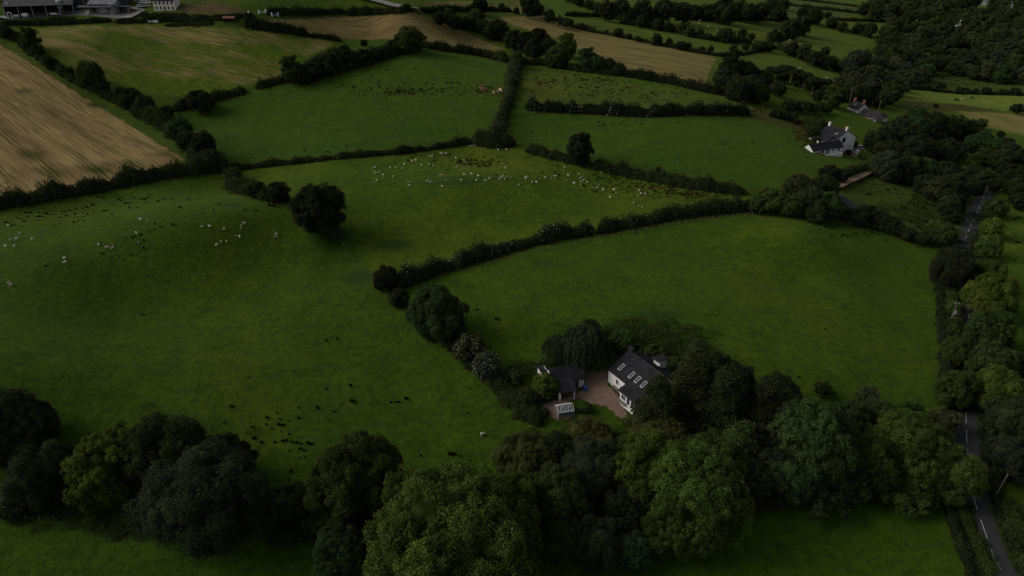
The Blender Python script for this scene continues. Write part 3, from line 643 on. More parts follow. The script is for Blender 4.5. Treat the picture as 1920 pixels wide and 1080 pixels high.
T('mid', 1862, 428, 44, 'yl', 'yellow-green roadside tree above the light one', 1.0)
T('mid', 1868, 388, 44, 'md', 'green tree where the road vanishes into the wood', 1.0)
T('mid', 1772, 440, 44, 'md', 'green tree left of the road at the field corner')
T('mid', 1752, 428, 34, 'lt', 'small yellowish tree at the top corner of the big field')
# ---- big field oak, hedgerow trees
T('near', 597, 388, 100, 'dk2', 'large lone dark oak on the crest of the left pasture', 1.0, name='oak_tree')
T('elder', 634, 440, 27, 'bg', 'small round bush under the lone dark oak', 1.1, name='bush', cat='bush')
T('near', 723, 520, 52, 'dk2', 'dark tree at the left end of the central hedge', 1.0)
T('near', 818, 583, 122, 'bg', 'massive round dark tree where the central hedges meet', .95)
T('mid', 748, 557, 40, 'dk', 'small dark tree between the massive round tree and the hedge end')
T('elder', 878, 650, 60, 'gr', 'white flowered elder in the hedge below the massive round tree', .95, name='elder_tree')
T('elder', 912, 683, 58, 'gr', 'white flowered elder in the hedge, lower of the two', .95, name='elder_tree')
T('willow', 1098, 650, 92, 'bl', 'drooping willow behind the garage', .95, name='willow_tree')
T('willow', 1050, 655, 66, 'bl', 'smaller grey willow left of the large willow', .85, name='willow_tree')
T('mid', 1105, 622, 50, 'dk', 'dark treetop behind the large willow')
T('mid', 1170, 640, 60, 'md', 'leafy green tree behind the farmhouse chimney', .8)
T('mid', 1022, 723, 50, 'yl', 'bright yellow-green small tree in front of the garage', .95)
T('thin', 968, 705, 34, 'gr', 'thin grey shrub left of the garage', 1.1, name='shrub', cat='shrub')
T('mid', 990, 742, 44, 'dk', 'dark shrub below the bright tree by the garage', .8, name='shrub', cat='shrub')
T('bush', 1018, 772, 26, 'md', 'low shrub left of the greenhouse', .8, name='shrub', cat='shrub')
T('mid', 1096, 762, 28, 'md', 'rounded garden shrub right of the greenhouse', .7, name='shrub', cat='shrub')
T('mid', 1090, 800, 56, 'dk', 'dark shrub in front of the greenhouse', .6, name='shrub', cat='shrub')
T('bush', 1220, 660, 60, 'md', 'low bush behind the farmhouse dormer', .8, name='bush', cat='bush')
T('bush', 1262, 685, 56, 'md', 'low bush behind the right end of the farmhouse', .8, name='bush', cat='bush')
T('bush', 1300, 668, 50, 'dk', 'low dark scrub bush on the slope right of the farmhouse', .7, name='bush', cat='bush')
T('mid', 518, 358, 52, 'dk', 'dark hawthorn clump left of the lone oak', .75)
T('mid', 475, 352, 42, 'dk', 'hawthorn clump below the hedge corner left of the lone oak', .75)
T('mid', 440, 326, 28, 'md', 'small green tree at the hedge corner')
T('thin', 1234, 320, 12, 'dk', 'tiny sapling on the hedge of the right middle field', 1.4)
T('tall', 1087, 277, 50, 'dk2', 'lone dark oval tree in the hedge of the right middle field', .92)
# ---- upper left hedge diagonal
LBL = 'dark hedgerow tree on the diagonal hedge beside the stubble field'
for i, (x, y, w_, c, k) in enumerate([(55, 72, 36, 'md', 'tall'), (8, 58, 26, 'bl', 'mid'), (70, 92, 24, 'dk', 'mid'), (90, 115, 24, 'dk', 'mid'), (104, 118, 16, 'dk', 'mid'), (168, 138, 48, 'md', 'mid'), (190, 160, 30, 'dk', 'mid'), (247, 183, 44, 'dk', 'mid'), (272, 198, 40, 'dk', 'mid'), (285, 212, 34, 'md', 'mid'), (312, 208, 26, 'dk2', 'mid'), (335, 240, 46, 'bg', 'mid'), (352, 262, 42, 'dk', 'mid'), (382, 268, 46, 'dk2', 'mid'), (398, 296, 34, 'dk', 'mid'), (130, 132, 16, 'dk', 'mid'), (225, 172, 18, 'dk', 'bush'), (310, 232, 24, 'dk', 'mid')]):
    T(k, x, y, w_, c, LBL, group='trees of the diagonal hedge by the stubble field', hs=.95)
T('mid', 376, 188, 52, 'dk', 'round dark bushy tree at the lower corner of the striped field', .85)
T('tall', 547, 130, 42, 'md', 'upright green tree at the right corner of the striped field', .95)
for x, y, w_ in [(585, 130, 44), (605, 118, 46), (630, 108, 46), (655, 108, 40), (678, 106, 38), (700, 100, 34), (720, 94, 30), (735, 84, 28), (646, 92, 24), (570, 148, 28)]:
    T('mid', x, y, w_, 'dk', 'dark tree in the thick belt between the striped field and the green hill', group='tree belt by the green hill', hs=.85)
T('mid', 768, 72, 58, 'md', 'broad light-topped tree at the highest point of the hedge on the green hill', .95)
T('far', 682, 79, 14, 'dk2', 'small dark bush at the edge of the tan field', name='bush', cat='bush')
for x, y, w_, c in [(825, 32, 28, 'dk'), (843, 26, 24, 'md'), (852, 40, 26, 'dk'), (872, 40, 26, 'dk'), (893, 32, 34, 'md'), (905, 45, 26, 'md'), (933, 52, 42, 'dk2'), (918, 58, 30, 'dk')]:
    T('far', x, y, w_, c, 'tree in the row running down between the two tan fields', group='tree row between the tan fields')
for x, y, w_ in [(963, 75, 40), (985, 78, 40), (1008, 75, 48), (1030, 88, 36), (1000, 92, 40)]:
    T('mid', x, y, w_, 'dk2', 'blackish tree of the dense grove beside the tan field', group='blackish grove by the tan field')
T('tall', 1064, 85, 38, 'lt', 'tall pale green tree right of the blackish grove', .95)
T('mid', 1045, 105, 46, 'md', 'green tree in front of the tall pale one', .9)
T('mid', 968, 110, 30, 'md', 'green tree at the top of the upright hedge', 1.2)
T('tall', 1103, 110, 40, 'bg', 'upright dark green tree on the hedge right of the pale one', .8)
T('mid', 1120, 118, 34, 'bg', 'dark green tree just right of the upright one')
T('mid', 1142, 122, 28, 'dk', 'small dark tree on the hedge, second from the end of the row')
T('mid', 1162, 128, 26, 'dk', 'small dark tree on the hedge, last of the row by the tan field')
T('far', 900, 8, 30, 'dk2', 'blackish tree standing in the brown field at the top edge', 1.2)
T('far', 940, 12, 15, 'md', 'small round tree on the hedge at the top edge')
T('far', 838, 20, 13, 'md', 'single pale tree above the row by the tan field', 1.1)
T('fartall', 992, 10, 36, 'dk2', 'tall dark tree at the top edge beside the lane end')
T('far', 1008, 18, 26, 'dk', 'dark tree right of the tall one at the top edge'); T('far', 1030, 30, 24, 'dk', 'dark tree sloping down from the lane end')
T('bush', 1062, 43, 28, 'dk', 'wide low dark bush on the hedge above the tan field', name='bush', cat='bush')
T('far', 968, 20, 13, 'dk', 'small dark tree left of the tall tree at the top edge')
for x, y, w_ in [(1137, 60, 9), (1160, 60, 20), (1180, 68, 12), (1197, 73, 13), (1208, 76, 7), (1232, 74, 22), (1255, 79, 15), (1277, 84, 20), (1290, 86, 16), (1316, 92, 14), (1333, 92, 13)]:
    T('far', x, y, w_, 'dk2', 'small rounded tree in the row along the hedge above the tan field', group='small trees along the tan field hedge')
for x, y, w_ in [(1140, 20, 36), (1165, 15, 36), (1185, 28, 30), (1205, 18, 42), (1225, 28, 34), (1245, 20, 46), (1262, 15, 34), (1280, 24, 40), (1303, 22, 34), (1325, 24, 34), (1345, 22, 36), (1365, 26, 38), (1385, 18, 36), (1405, 24, 36), (1425, 22, 36), (1445, 14, 36), (1460, 26, 34), (1360, 5, 34), (1120, 14, 24), (1105, 8, 22), (1205, 40, 28), (1235, 44, 26), (1085, 3, 20), (1470, 8, 24)]:
    T('far' if w_ < 35 else 'fartall', x, y, w_, 'dk', 'dark tree in the wide belt crossing the fields at the top right', group='tree belt at the top right', hs=.85)
for x, y, w_ in [(1280, 52, 16), (1295, 60, 18), (1312, 62, 16), (1330, 68, 14), (1362, 64, 32), (1392, 62, 20), (1410, 68, 14), (1253, 50, 20), (1232, 48, 18), (1345, 70, 12)]:
    T('far', x, y, w_, 'dk', 'dark hedgerow tree below the wide belt at the top right', group='hedgerow trees below the belt')
for x, y, w_, c in [(1482, 52, 40, 'dk'), (1503, 46, 40, 'dk'), (1508, 25, 30, 'dk2'), (1528, 30, 32, 'dk'), (1552, 28, 15, 'dk2'), (1560, 42, 22, 'dk'), (1580, 50, 20, 'dk'), (1612, 52, 24, 'dk'), (1632, 55, 28, 'dk'), (1620, 18, 24, 'dk'), (1642, 22, 30, 'dk'), (1452, 66, 24, 'dk'), (1465, 70, 20, 'gr'), (1486, 92, 26, 'dk2'), (1508, 98, 30, 'dk'), (1530, 108, 34, 'dk'), (1548, 96, 20, 'dk2'), (1548, 116, 28, 'dk'), (1440, 85, 24, 'dk'), (1420, 86, 22, 'dk'), (1398, 88, 16, 'dk'), (1375, 92, 18, 'dk'), (1560, 118, 24, 'dk')]:
    T('far', x, y, w_, c, 'dark tree in the hedges between the small fields at the upper right', group='hedge trees between the small upper right fields')
for x, y, w_, c, k in [(1372, 125, 50, 'dk2', 'mid'), (1358, 145, 42, 'bl', 'mid'), (1400, 135, 44, 'dk2', 'mid'), (1385, 165, 50, 'dk', 'mid'), (1412, 160, 48, 'bl', 'mid'), (1432, 145, 40, 'dk', 'mid'), (1425, 175, 40, 'dk', 'mid'), (1460, 165, 34, 'dk', 'mid')]:
    T(k, x, y, w_, c, 'dark tree of the grove at the end of the tan field', group='grove at the end of the tan field', hs=.92)
for x, y, w_ in [(1450, 142, 30), (1472, 138, 28), (1490, 145, 28), (1508, 152, 28), (1525, 160, 28), (1545, 162, 26), (1462, 150, 22), (1535, 176, 26)]:
    T('pine', x, y, w_, 'dk', 'pine with bare pale trunk in the row left of the cottages', group='pine row left of the cottages', name='pine_tree', hs=.95)
for x, y, w_ in [(1468, 142, 28), (1498, 148, 30), (1526, 158, 30), (1548, 172, 26)]:
    T('far', x, y, w_, 'dk', 'leafy tree among the pines left of the cottages', group='leafy trees among the pines', hs=.9)
for x, y, w_ in [(1480, 198, 30), (1505, 200, 34), (1530, 203, 30), (1550, 205, 22), (1485, 218, 22), (1470, 216, 22), (1492, 226, 14), (1458, 212, 22)]:
    T('bush', x, y, w_, 'dk', 'low dark bush on the slope above the white farmhouse', group='bushes on the slope above the white farmhouse', name='bush', cat='bush')
T('mid', 1540, 240, 26, 'dk2', 'dark conical tree left of the white farmhouse', 1.1); T('mid', 1525, 250, 24, 'dk', 'dark bush left of the white farmhouse'); T('mid', 1530, 262, 20, 'md', 'small green garden tree left of the white farmhouse', .8)
T('mid', 1602, 268, 14, 'dk', 'shrub against the gable of the white farmhouse', .8, name='shrub', cat='shrub'); T('mid', 1592, 284, 12, 'dk2', 'shrub at the annex end of the white farmhouse', .8, name='shrub', cat='shrub')
T('mid', 1622, 290, 24, 'lt', 'yellow-green bush below the parked cars', .8, name='bush', cat='bush'); T('mid', 1632, 280, 18, 'yl', 'small yellow-green tree right of the parked cars', 1.0); T('mid', 1640, 304, 26, 'lt', 'light bush at the head of the dirt track', .8, name='bush', cat='bush')
# ---- trees of the hedge corner at the right of the central pasture, lane
for x, y, w_, c in [(1448, 372, 62, 'lt'), (1480, 385, 50, 'md'), (1500, 350, 60, 'dk'), (1520, 375, 64, 'dk'), (1548, 350, 56, 'dk2'), (1552, 385, 60, 'md'), (1420, 385, 36, 'md'), (1575, 330, 30, 'dk'), (1592, 322, 24, 'dk'), (1555, 322, 36, 'dk2'), (1528, 400, 40, 'dk')]:
    T('mid', x, y, w_, c, 'tree in the clump at the corner where the pasture hedges meet the lane', group='tree clump by the lane corner', hs=.85)
for x, y, w_, c in [(1600, 405, 46, 'dk'), (1625, 400, 50, 'dk2'), (1650, 410, 46, 'dk'), (1672, 420, 40, 'dk'), (1700, 436, 36, 'dk'), (1725, 445, 34, 'dk'), (1745, 448, 26, 'gr'), (1585, 400, 30, 'dk')]:
    T('mid', x, y, w_, c, 'bushy tree along the top hedge of the big right field', group='bushy trees on the top hedge of the big field', hs=.7)
# ---- valley trees
for x, y, w_, c, k in [(1650, 262, 60, 'dk2', 'mid'), (1685, 252, 70, 'dk2', 'mid'), (1668, 285, 56, 'dk2', 'mid'), (1715, 245, 60, 'bg', 'mid'), (1715, 280, 60, 'dk2', 'mid'), (1750, 235, 58, 'dk2', 'mid'), (1775, 240, 50, 'dk', 'mid'), (1800, 240, 46, 'dk2', 'mid'), (1820, 240, 34, 'dk', 'mid'), (1740, 280, 50, 'dk', 'mid'), (1780, 285, 60, 'dk2', 'mid'), (1758, 262, 40, 'dk2', 'mid'), (1665, 310, 60, 'bl', 'mid'), (1700, 315, 60, 'dk', 'mid'), (1735, 318, 54, 'md', 'mid'), (1770, 325, 58, 'dk', 'mid'), (1738, 345, 46, 'dk2', 'mid'), (1760, 355, 54, 'dk', 'mid'), (1795, 350, 56, 'dk', 'mid'), (1790, 380, 46, 'dk2', 'mid'), (1830, 345, 40, 'dk', 'mid'), (1780, 385, 44, 'dk', 'mid'), (1815, 325, 36, 'dk', 'mid'), (1792, 408, 28, 'dk2', 'mid'), (1845, 260, 34, 'bg', 'mid'), (1830, 268, 40, 'bg', 'mid'), (1865, 275, 42, 'bg', 'mid'), (1895, 285, 44, 'bl', 'mid'), (1850, 292, 40, 'md', 'mid'), (1880, 300, 46, 'dk', 'mid'), (1915, 300, 44, 'dk2', 'mid'), (1905, 325, 44, 'dk', 'mid'), (1850, 325, 26, 'md', 'mid'), (1868, 345, 32, 'dk', 'mid'), (1905, 350, 40, 'dk', 'mid'), (1918, 375, 44, 'dk2', 'mid'), (1840, 232, 24, 'gr', 'thin'), (1878, 248, 16, 'dk', 'conifer'), (1695, 232, 40, 'dk2', 'mid'), (1720, 215, 38, 'bg', 'mid'), (1664, 250, 32, 'dk2', 'mid'), (1888, 268, 30, 'dk', 'mid'), (1635, 300, 22, 'lt', 'mid')]:
    T(k, x, y, w_, c, 'tree of the dark valley wood between the white farmhouse and the road', group='valley wood trees', hs=.9)
for x, y, w_ in [(1765, 162, 16), (1742, 164, 8), (1800, 168, 14), (1812, 168, 10), (1850, 170, 18), (1904, 171, 18), (1880, 172, 10), (1830, 170, 12), (1755, 198, 10), (1908, 204, 26)]:
    T('bush', x, y, w_, 'dk2', 'small dark bush along the pale meadows on the right', group='bushes along the right meadows', name='bush', cat='bush', hs=1.1)
# ---- the big wood, top right
def inpx(P, x, y):
    c = False; n = len(P)
    for i in range(n):
        x1, y1 = P[i]; x2, y2 = P[(i+1) % n]
        if (y1 > y) != (y2 > y) and x < (x2-x1)*(y-y1)/(y2-y1)+x1: c = not c
    return c
WOOD = pp('1575,120 1600,108 1640,98 1660,62 1655,30 1620,2 1990,-12 1990,152 1920,146 1830,138 1750,130 1695,160 1670,180 1660,205 1640,212 1600,190 1565,180 1578,150')
cand = []; yy = -8.0
while yy < 205:
    gap = 17.0+yy*.048; xx = 1565+random.uniform(0, gap)
    while xx < 1960:
        cand.append((xx+random.uniform(-.3, .3)*gap, yy+random.uniform(-.25, .25)*gap, gap)); xx += gap
    yy += gap*.62
for x, y, gap in cand:
    if not inpx(WOOD, x, y): continue
    if abs(x-1793) < 9 and 42 < y < 74: continue
    if 1578 < x < 1672 and y > 186: continue
    if 3 < y < 20 and (1815 < x < 1855 or 1880 < x < 1915): continue
    T(random.choice(['far', 'far', 'far', 'fartall']), x, y, gap*random.uniform(1.25, 1.85), random.choice(['dk', 'dk', 'gr', 'bl', 'bl', 'bl', 'bg', 'gr'] + (['md'] if y > 40 else [])), 'tree of the dense mixed wood filling the top right', group='trees of the top right wood', hs=random.uniform(.7, .95))
flush()

# ------------------------------------------------------------------ hedges
def hedge(path, w_, h, label, col='dk', seed=0, rough=.35, group=None, blossom=0.0, cat='hedge', dens=1.0):
    g = np.random.default_rng(seed+int(path[0][0])*7+int(path[0][1]))
    P = [at(a, b) for a, b in densify(path, 22, False)]; dep = np.mean([q[1] for q in P]); C = np.array([(q[0].x, q[0].y) for q in P])
    sl_ = np.concatenate([[0], np.cumsum(np.linalg.norm(np.diff(C, axis=0), axis=1))]); L = sl_[-1]
    if L > 1500: print('LONG', label, L)
    leaf = max(.13, dep*.00092); n = int(min(60000, dens*1.25*L*(w_+2*h)/(leaf*leaf*1.6)))
    s = g.uniform(0, L, n); th = g.uniform(-.25, math.pi+.25, n)
    ks = np.arange(0, L+3, 1.6); hn = 1+rough*g.normal(size=len(ks)); hn = np.convolve(hn, [.25, .5, .25], 'same'); hn[g.uniform(size=len(ks)) < .05*rough*2] *= 1.35; hn = np.clip(hn, .45, 1.7); wn = np.clip(1+rough*.7*g.normal(size=len(ks)), .6, 1.5)
    hh = np.interp(s, ks, hn); ww = np.interp(s, ks, wn)
    k2 = g.normal(size=(int(L/.7)+3, 10)); lum = 1+.13*k2[(s/.7).astype(int), np.clip(((th+.3)*2.6).astype(int), 0, 9)]
    endf = np.clip(np.minimum(s, L-s)/(w_*.6), .04, 1)**.5
    off = np.cos(th)*w_*.5*ww*lum*endf; z = np.maximum(np.abs(np.sin(th))**.75*np.sign(np.sin(th)), 0)*h*hh*lum*endf
    k = g.uniform(.78, 1.06, n); off *= k; z *= k
    # smooth centre line
    Cs = np.stack([np.interp(s, sl_, C[:, 0]), np.interp(s, sl_, C[:, 1])], 1); ds = 3.0
    A = np.stack([np.interp(np.clip(s+ds, 0, L), sl_, C[:, 0]), np.interp(np.clip(s+ds, 0, L), sl_, C[:, 1])], 1); B = np.stack([np.interp(np.clip(s-ds, 0, L), sl_, C[:, 0]), np.interp(np.clip(s-ds, 0, L), sl_, C[:, 1])], 1)
    Td = unit(A-B); Nd = np.stack([Td[:, 1], -Td[:, 0]], 1); XY = Cs+Nd*off[:, None]; Z = H(XY[:, 0], XY[:, 1])+z+.05
    Pn = np.column_stack([Nd*np.cos(th)[:, None], np.sin(th)]); Q = leafquads(np.column_stack([XY, Z]), Pn, leaf, g, .75)
    tv = g.normal(size=int(L/2.5)+3)*.16; Tt = (1+tv[(s/2.5).astype(int)])*g.uniform(.68, 1.32, n)
    if blossom: Tt[(g.uniform(size=n) < blossom) & (np.sin(s*.35+seed) > .1)] = 3.5
    # solid core, its dark tint paints the shade inside the hedge
    kk = np.arange(0, L, 1.2); V2 = []
    c2 = np.stack([np.interp(kk, sl_, C[:, 0]), np.interp(kk, sl_, C[:, 1])], 1); t2 = unit(np.gradient(c2, axis=0)) if len(kk) > 1 else None
    if t2 is not None:
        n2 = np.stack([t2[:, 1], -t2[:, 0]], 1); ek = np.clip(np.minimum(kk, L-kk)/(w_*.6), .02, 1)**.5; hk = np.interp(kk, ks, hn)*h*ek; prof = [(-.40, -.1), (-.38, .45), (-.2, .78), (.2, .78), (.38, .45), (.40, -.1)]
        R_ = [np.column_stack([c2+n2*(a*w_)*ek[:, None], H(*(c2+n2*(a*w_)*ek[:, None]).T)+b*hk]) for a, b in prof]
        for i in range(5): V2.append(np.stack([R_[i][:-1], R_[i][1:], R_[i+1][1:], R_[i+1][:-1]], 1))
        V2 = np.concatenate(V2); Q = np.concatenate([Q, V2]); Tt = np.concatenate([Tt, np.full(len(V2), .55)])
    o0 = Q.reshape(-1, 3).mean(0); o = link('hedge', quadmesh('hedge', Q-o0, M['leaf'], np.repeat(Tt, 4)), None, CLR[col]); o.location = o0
    return tag(o, label, cat, group)
HG = [
 ('-40,398 0,388 100,370 215,350 330,325 432,316', 5.5, 4.8, 'thick bushy hedge between the brown stubble field and the sheep pasture', 'dk', .45),
 ('430,318 520,310 640,296 760,287 885,268', 2.6, 2.2, 'thin low hedge along the top edge of the central pasture', 'dk', .5),
 ('430,342 460,362 500,372 545,378', 6.5, 4.4, 'short bushy hedge running from the hedge corner to the lone oak', 'dk', .6),
 ('968,118 962,150 955,185 942,225 928,268', 5.5, 4.0, 'wide rough hedge running upright between the two green fields', 'gr', .65),
 ('882,266 925,272 968,274', 6.5, 4.8, 'thick hedge knot at the foot of the upright hedge', 'dk', .4),
 ('985,283 1010,290 1080,307 1180,330 1300,352 1400,364', 4.2, 3.6, 'hedge between the central pasture and the field with the oval tree', 'dk', .45),
 ('985,204 1100,211 1200,217 1300,214 1405,214', 5.0, 4.5, 'long dark hedge between the two fields right of centre', 'dk2', .35),
 ('738,545 770,530 830,508 870,497 920,480 980,462 1050,446 1117,437', 4.4, 4.6, 'tall thick hedge across the middle, part left of the gap', 'dk', .4),
 ('1119,437 1180,424 1260,408 1330,400 1400,394 1440,388', 4.2, 4.0, 'tall hedge across the middle, part right of the gap', 'dk', .4),
 ('778,575 800,610 850,645 885,680 920,705 960,745 1015,800', 5.0, 3.0, 'narrow hedge falling from the massive tree to the farm garden', 'dk', .35),
 ('1440,392 1500,402 1560,408 1640,428 1700,445 1762,462', 4.2, 3.4, 'hedge along the top of the big right field', 'dk', .5),
 ('1768,470 1764,540 1768,600 1772,680 1776,770', 3.0, 2.2, 'dark field hedge left of the roadside hedge', 'dk2', .4),
 ('1783,540 1783,570 1784,600 1786,645', 4.6, 3.2, 'trimmed box-shaped hedge beside the transformer pole', 'md', .12),
 ('1768,930 1782,975 1800,1025 1826,1090', 1.8, 1.6, 'dark clipped hedge between the bottom right field and the road', 'dk2', .25),
 ('1848,800 1852,860 1866,930 1890,1000 1925,1085', 2.6, 1.8, 'dark low hedge right of the road at the bottom', 'dk2', .3),
 ('1800,930 1815,985 1838,1035 1858,1085', 3.4, 1.1, 'broad low green verge hedge along the left side of the road at the bottom', 'md', .2),
 ('1838,500 1839,600 1838,700 1838,780', 4.0, 3.6, 'dark hedge under the trees right of the shaded road', 'dk', .4),
 ('1885,940 1905,1010 1935,1090', 4.2, 2.6, 'broad clipped green hedge beside the leaning pole', 'md', .2),
 ('20,62 60,100 100,126 150,158 200,182 250,208', 4.5, 2.6, 'upper part of the diagonal hedge beside the stubble field', 'dk', .5),
 ('250,208 300,232 340,262 380,300 420,318', 7.0, 3.8, 'lower bushy part of the diagonal hedge beside the stubble field', 'dk', .5),
 ('320,208 350,202 400,188 430,180 462,172', 4.0, 3.6, 'hedge from the diagonal hedge to the striped field corner', 'dk', .45),
 ('478,166 530,153 580,150', 3.6, 2.8, 'hedge under the upright tree at the striped field corner', 'dk', .45),
 ('560,156 620,138 690,120 740,102 790,92', 6.5, 4.5, 'thick hedge under the tree belt on the green hill', 'dk', .45),
 ('790,88 840,96 900,104 955,118', 5.0, 4.4, 'hedge along the top right of the green hill', 'dk', .35),
 ('960,120 1020,122 1080,132 1165,142', 5.0, 3.6, 'hedge beneath the pale tree beside the blackish grove', 'dk', .4),
 ('1165,142 1250,155 1340,175 1420,184', 5.0, 4.2, 'hedge along the lower edge of the right tan field', 'dk2', .3),
 ('455,47 500,54 540,60 582,68', 4.5, 4.2, 'dark clipped hedge between the striped and the tan field', 'dk2', .2),
 ('582,68 620,74 642,78', 3.0, 2.0, 'low hedge joining the clipped hedge to the tree belt', 'dk', .4),
 ('500,27 580,26 648,23', 4.0, 3.0, 'low hedge right of the white gate piers at the top', 'dk', .3),
 ('648,26 700,24 776,22', 4.0, 3.2, 'low hedge along the top of the tan field up to the pale road', 'dk', .3),
 ('0,45 70,46 140,44 210,40', 4.0, 2.0, 'dark hedge below the farmyard on the left', 'dk2', .3),
 ('215,42 262,41 350,37 420,35 478,31', 3.5, 1.6, 'dark hedge below the white farmhouse at the top', 'dk2', .35),
 ('262,31 310,30 350,30', 2.5, 1.4, 'garden hedge in front of the white farmhouse at the top', 'dk', .2),
 ('310,48 350,46 400,45', 3.0, .9, 'strip of low scrub on the upper edge of the striped field', 'dk', .5),
 ('90,38 120,36 145,35', 2.5, 1.0, 'short hedge in front of the long barn', 'dk', .2),
 ('790,22 830,20 900,20 960,22', 4.0, 3.0, 'hedge across the top from the pale road to the tall tree', 'dk2', .3),
 ('820,34 860,48 900,60 950,80', 6.0, 4.0, 'hedge under the row between the two tan fields', 'dk2', .4),
 ('1010,25 1040,38 1075,52 1120,62', 4.5, 3.4, 'hedge from the lane end along the top of the right tan field', 'dk', .4),
 ('1060,30 1130,31 1200,33', 4.0, 3.0, 'thin hedge below the first belt tree at the top', 'dk', .3),
 ('1120,62 1190,76 1300,98 1350,106 1400,102 1460,88', 3.0, 2.2, 'thin hedge above the right tan field under the small trees', 'dk', .4),
 ('1160,44 1230,52 1300,70 1350,78 1410,82', 5.0, 3.4, 'hedge falling between the two upper right pastures', 'dk', .45),
 ('1060,2 1110,16 1150,34 1180,42', 5.0, 3.4, 'hedge slanting down from the top edge to the belt', 'dk', .4),
 ('1290,38 1360,38 1440,38 1480,38', 5.0, 3.0, 'hedge under the wide belt at the top right', 'dk2', .3),
 ('1465,8 1520,16 1580,22 1612,26', 4.0, 3.0, 'first thin hedge across the hazy fields at the top right', 'dk', .3),
 ('1480,-2 1550,6 1612,14', 3.0, 2.2, 'second thin hedge across the hazy fields near the top edge', 'dk', .3),
 ('1555,38 1620,40 1700,43', 4.0, 3.0, 'dark straight hedge above the small sheep field', 'dk2', .2),
 ('1550,50 1580,56 1610,64', 4.5, 3.4, 'hedge above the rounded green field at the upper right', 'dk', .4),
 ('1455,90 1500,108 1560,126 1580,138', 5.0, 3.4, 'hedge below the rounded green field at the upper right', 'dk', .4),
 ('1440,78 1470,72 1500,62', 5.0, 3.4, 'hedge left of the rounded green field', 'gr', .4),
 ('1442,218 1470,222 1500,230', 4.5, 3.4, 'short hedge beyond the end of the long dark hedge', 'dk2', .4),
 ('1540,334 1590,328 1625,318', 4.0, 3.0, 'hedge on the far side of the dirt track', 'dk', .4),
 ('1700,166 1800,176 1880,178 1925,180', 3.0, 2.2, 'low bushy hedge between the two right meadows', 'dk2', .5),
]
for i, (p, w_, h, l, c, ro) in enumerate(HG):
    hedge(pp(p), w_, h, l, c, i, ro, blossom=.05 if 'left of the gap' in l or 'long dark' in l else 0)

# ------------------------------------------------------------------ rush clumps, tussocks, scrub
def tuft(g, n=70, r=.5, h=.75, wd=.05):
    ph = g.uniform(0, 6.28, n); rr = g.uniform(0, .45, n)*r; b = np.stack([np.cos(ph)*rr, np.sin(ph)*rr, 0*ph], 1); t = np.stack([np.cos(ph)*(rr+r*g.uniform(.2, .75, n)), np.sin(ph)*(rr+r*g.uniform(.2, .75, n)), h*g.uniform(.5, 1, n)], 1)
    s = np.stack([-np.sin(ph), np.cos(ph), 0*ph], 1)*wd; return np.stack([b-s, b+s, t+s*.4, t-s*.4], 1)
M['rush'] = mottled('rush_blades', (.013, .020, .007), (.022, .030, .011), 1.0, rough=.95, spec=0)
tm_ = [quadmesh('rush_clump', tuft(rng, 150, .5, .6, .045), M['rush']) for _ in range(4)]
def rush(px, py, w_, label, group):
    P, t = at(px, py); s = max(.5, w_*t/F); o = link('rush_clump', random.choice(tm_)); o.location = P-Vector((0, 0, .04)); o.rotation_euler.z = random.uniform(0, 6.3); o.scale = (s, s, s*.85 if s < 1.5 else s*.55)
    tag(o, label, 'rush clump', group)
for x, y, s in [(715,132,12),(783,120,12),(892,220,5),(222,366,9),(515,318,6),(870,418,16),(716,440,12),(880,515,26),(900,530,12),(810,532,8),(995,528,9),(1125,523,13),(1160,520,12),(1178,521,12),(1222,500,18),(1243,518,6),(117,550,15),(660,560,17),(768,582,12),(541,557,10),(403,588,10),(340,620,14),(425,630,12),(541,623,13),(335,662,12),(247,678,14),(373,688,10),(415,663,18),(440,668,16),(480,640,6),(430,708,8),(480,724,11),(258,752,18),(305,777,16),(387,775,14),(440,768,16),(462,762,14),(498,775,14),(530,778,14),(555,785,12),(600,783,18),(622,787,14),(550,818,14),(575,828,12),(90,735,14),(68,645,8),(724,628,7),(734,700,8),(535,742,7),(482,832,6),(552,875,7),(580,870,8),(478,1015,12),(495,1055,9),(1312,862,12),(1500,852,20),(1524,850,18),(1562,862,10),(1455,922,12),(1490,912,7),(1545,950,10),(1448,1000,22),(1480,1000,26),(1512,990,22),(1340,1000,22),(1310,1010,14),(1580,1000,13),(492,960,16),(1634,436,10),(1613,590,10),(1625,890,7),(820,750,5)]:
    rush(400+x/3.376, 600+y/3.376, s/3.376*1.7, 'dark rush clump in the open grass of the lower left pasture', 'rush clumps of the lower left pasture')
for x, y in [(218,228),(292,212),(257,256),(70,268),(50,272),(125,300),(155,296),(235,308),(585,298),(635,216),(708,198),(795,180),(785,268),(828,254),(884,248),(880,158),(925,182),(980,80),(920,108),(808,126),(752,144),(655,152),(690,155),(500,180),(552,180),(440,204),(410,206),(270,165),(320,165),(1328,66),(1250,20),(1100,148),(1128,144),(1492,14),(1535,22),(1560,5),(1372,112),(1188,182),(1675,46),(1905,112),(1325,428),(1395,426),(1425,414),(1492,400),(1575,365),(1632,345),(1695,315),(1830,292),(1065,480),(1078,598),(1395,608),(1308,655),(1520,540),(1520,456),(1828,402),(490,728),(1642,278)]:
    rush(x/5.647, 370+y/5.647, random.uniform(3.6, 6.5), 'dark rush clump on the slope of the left pasture above the sheep', 'rush clumps of the upper left pasture')
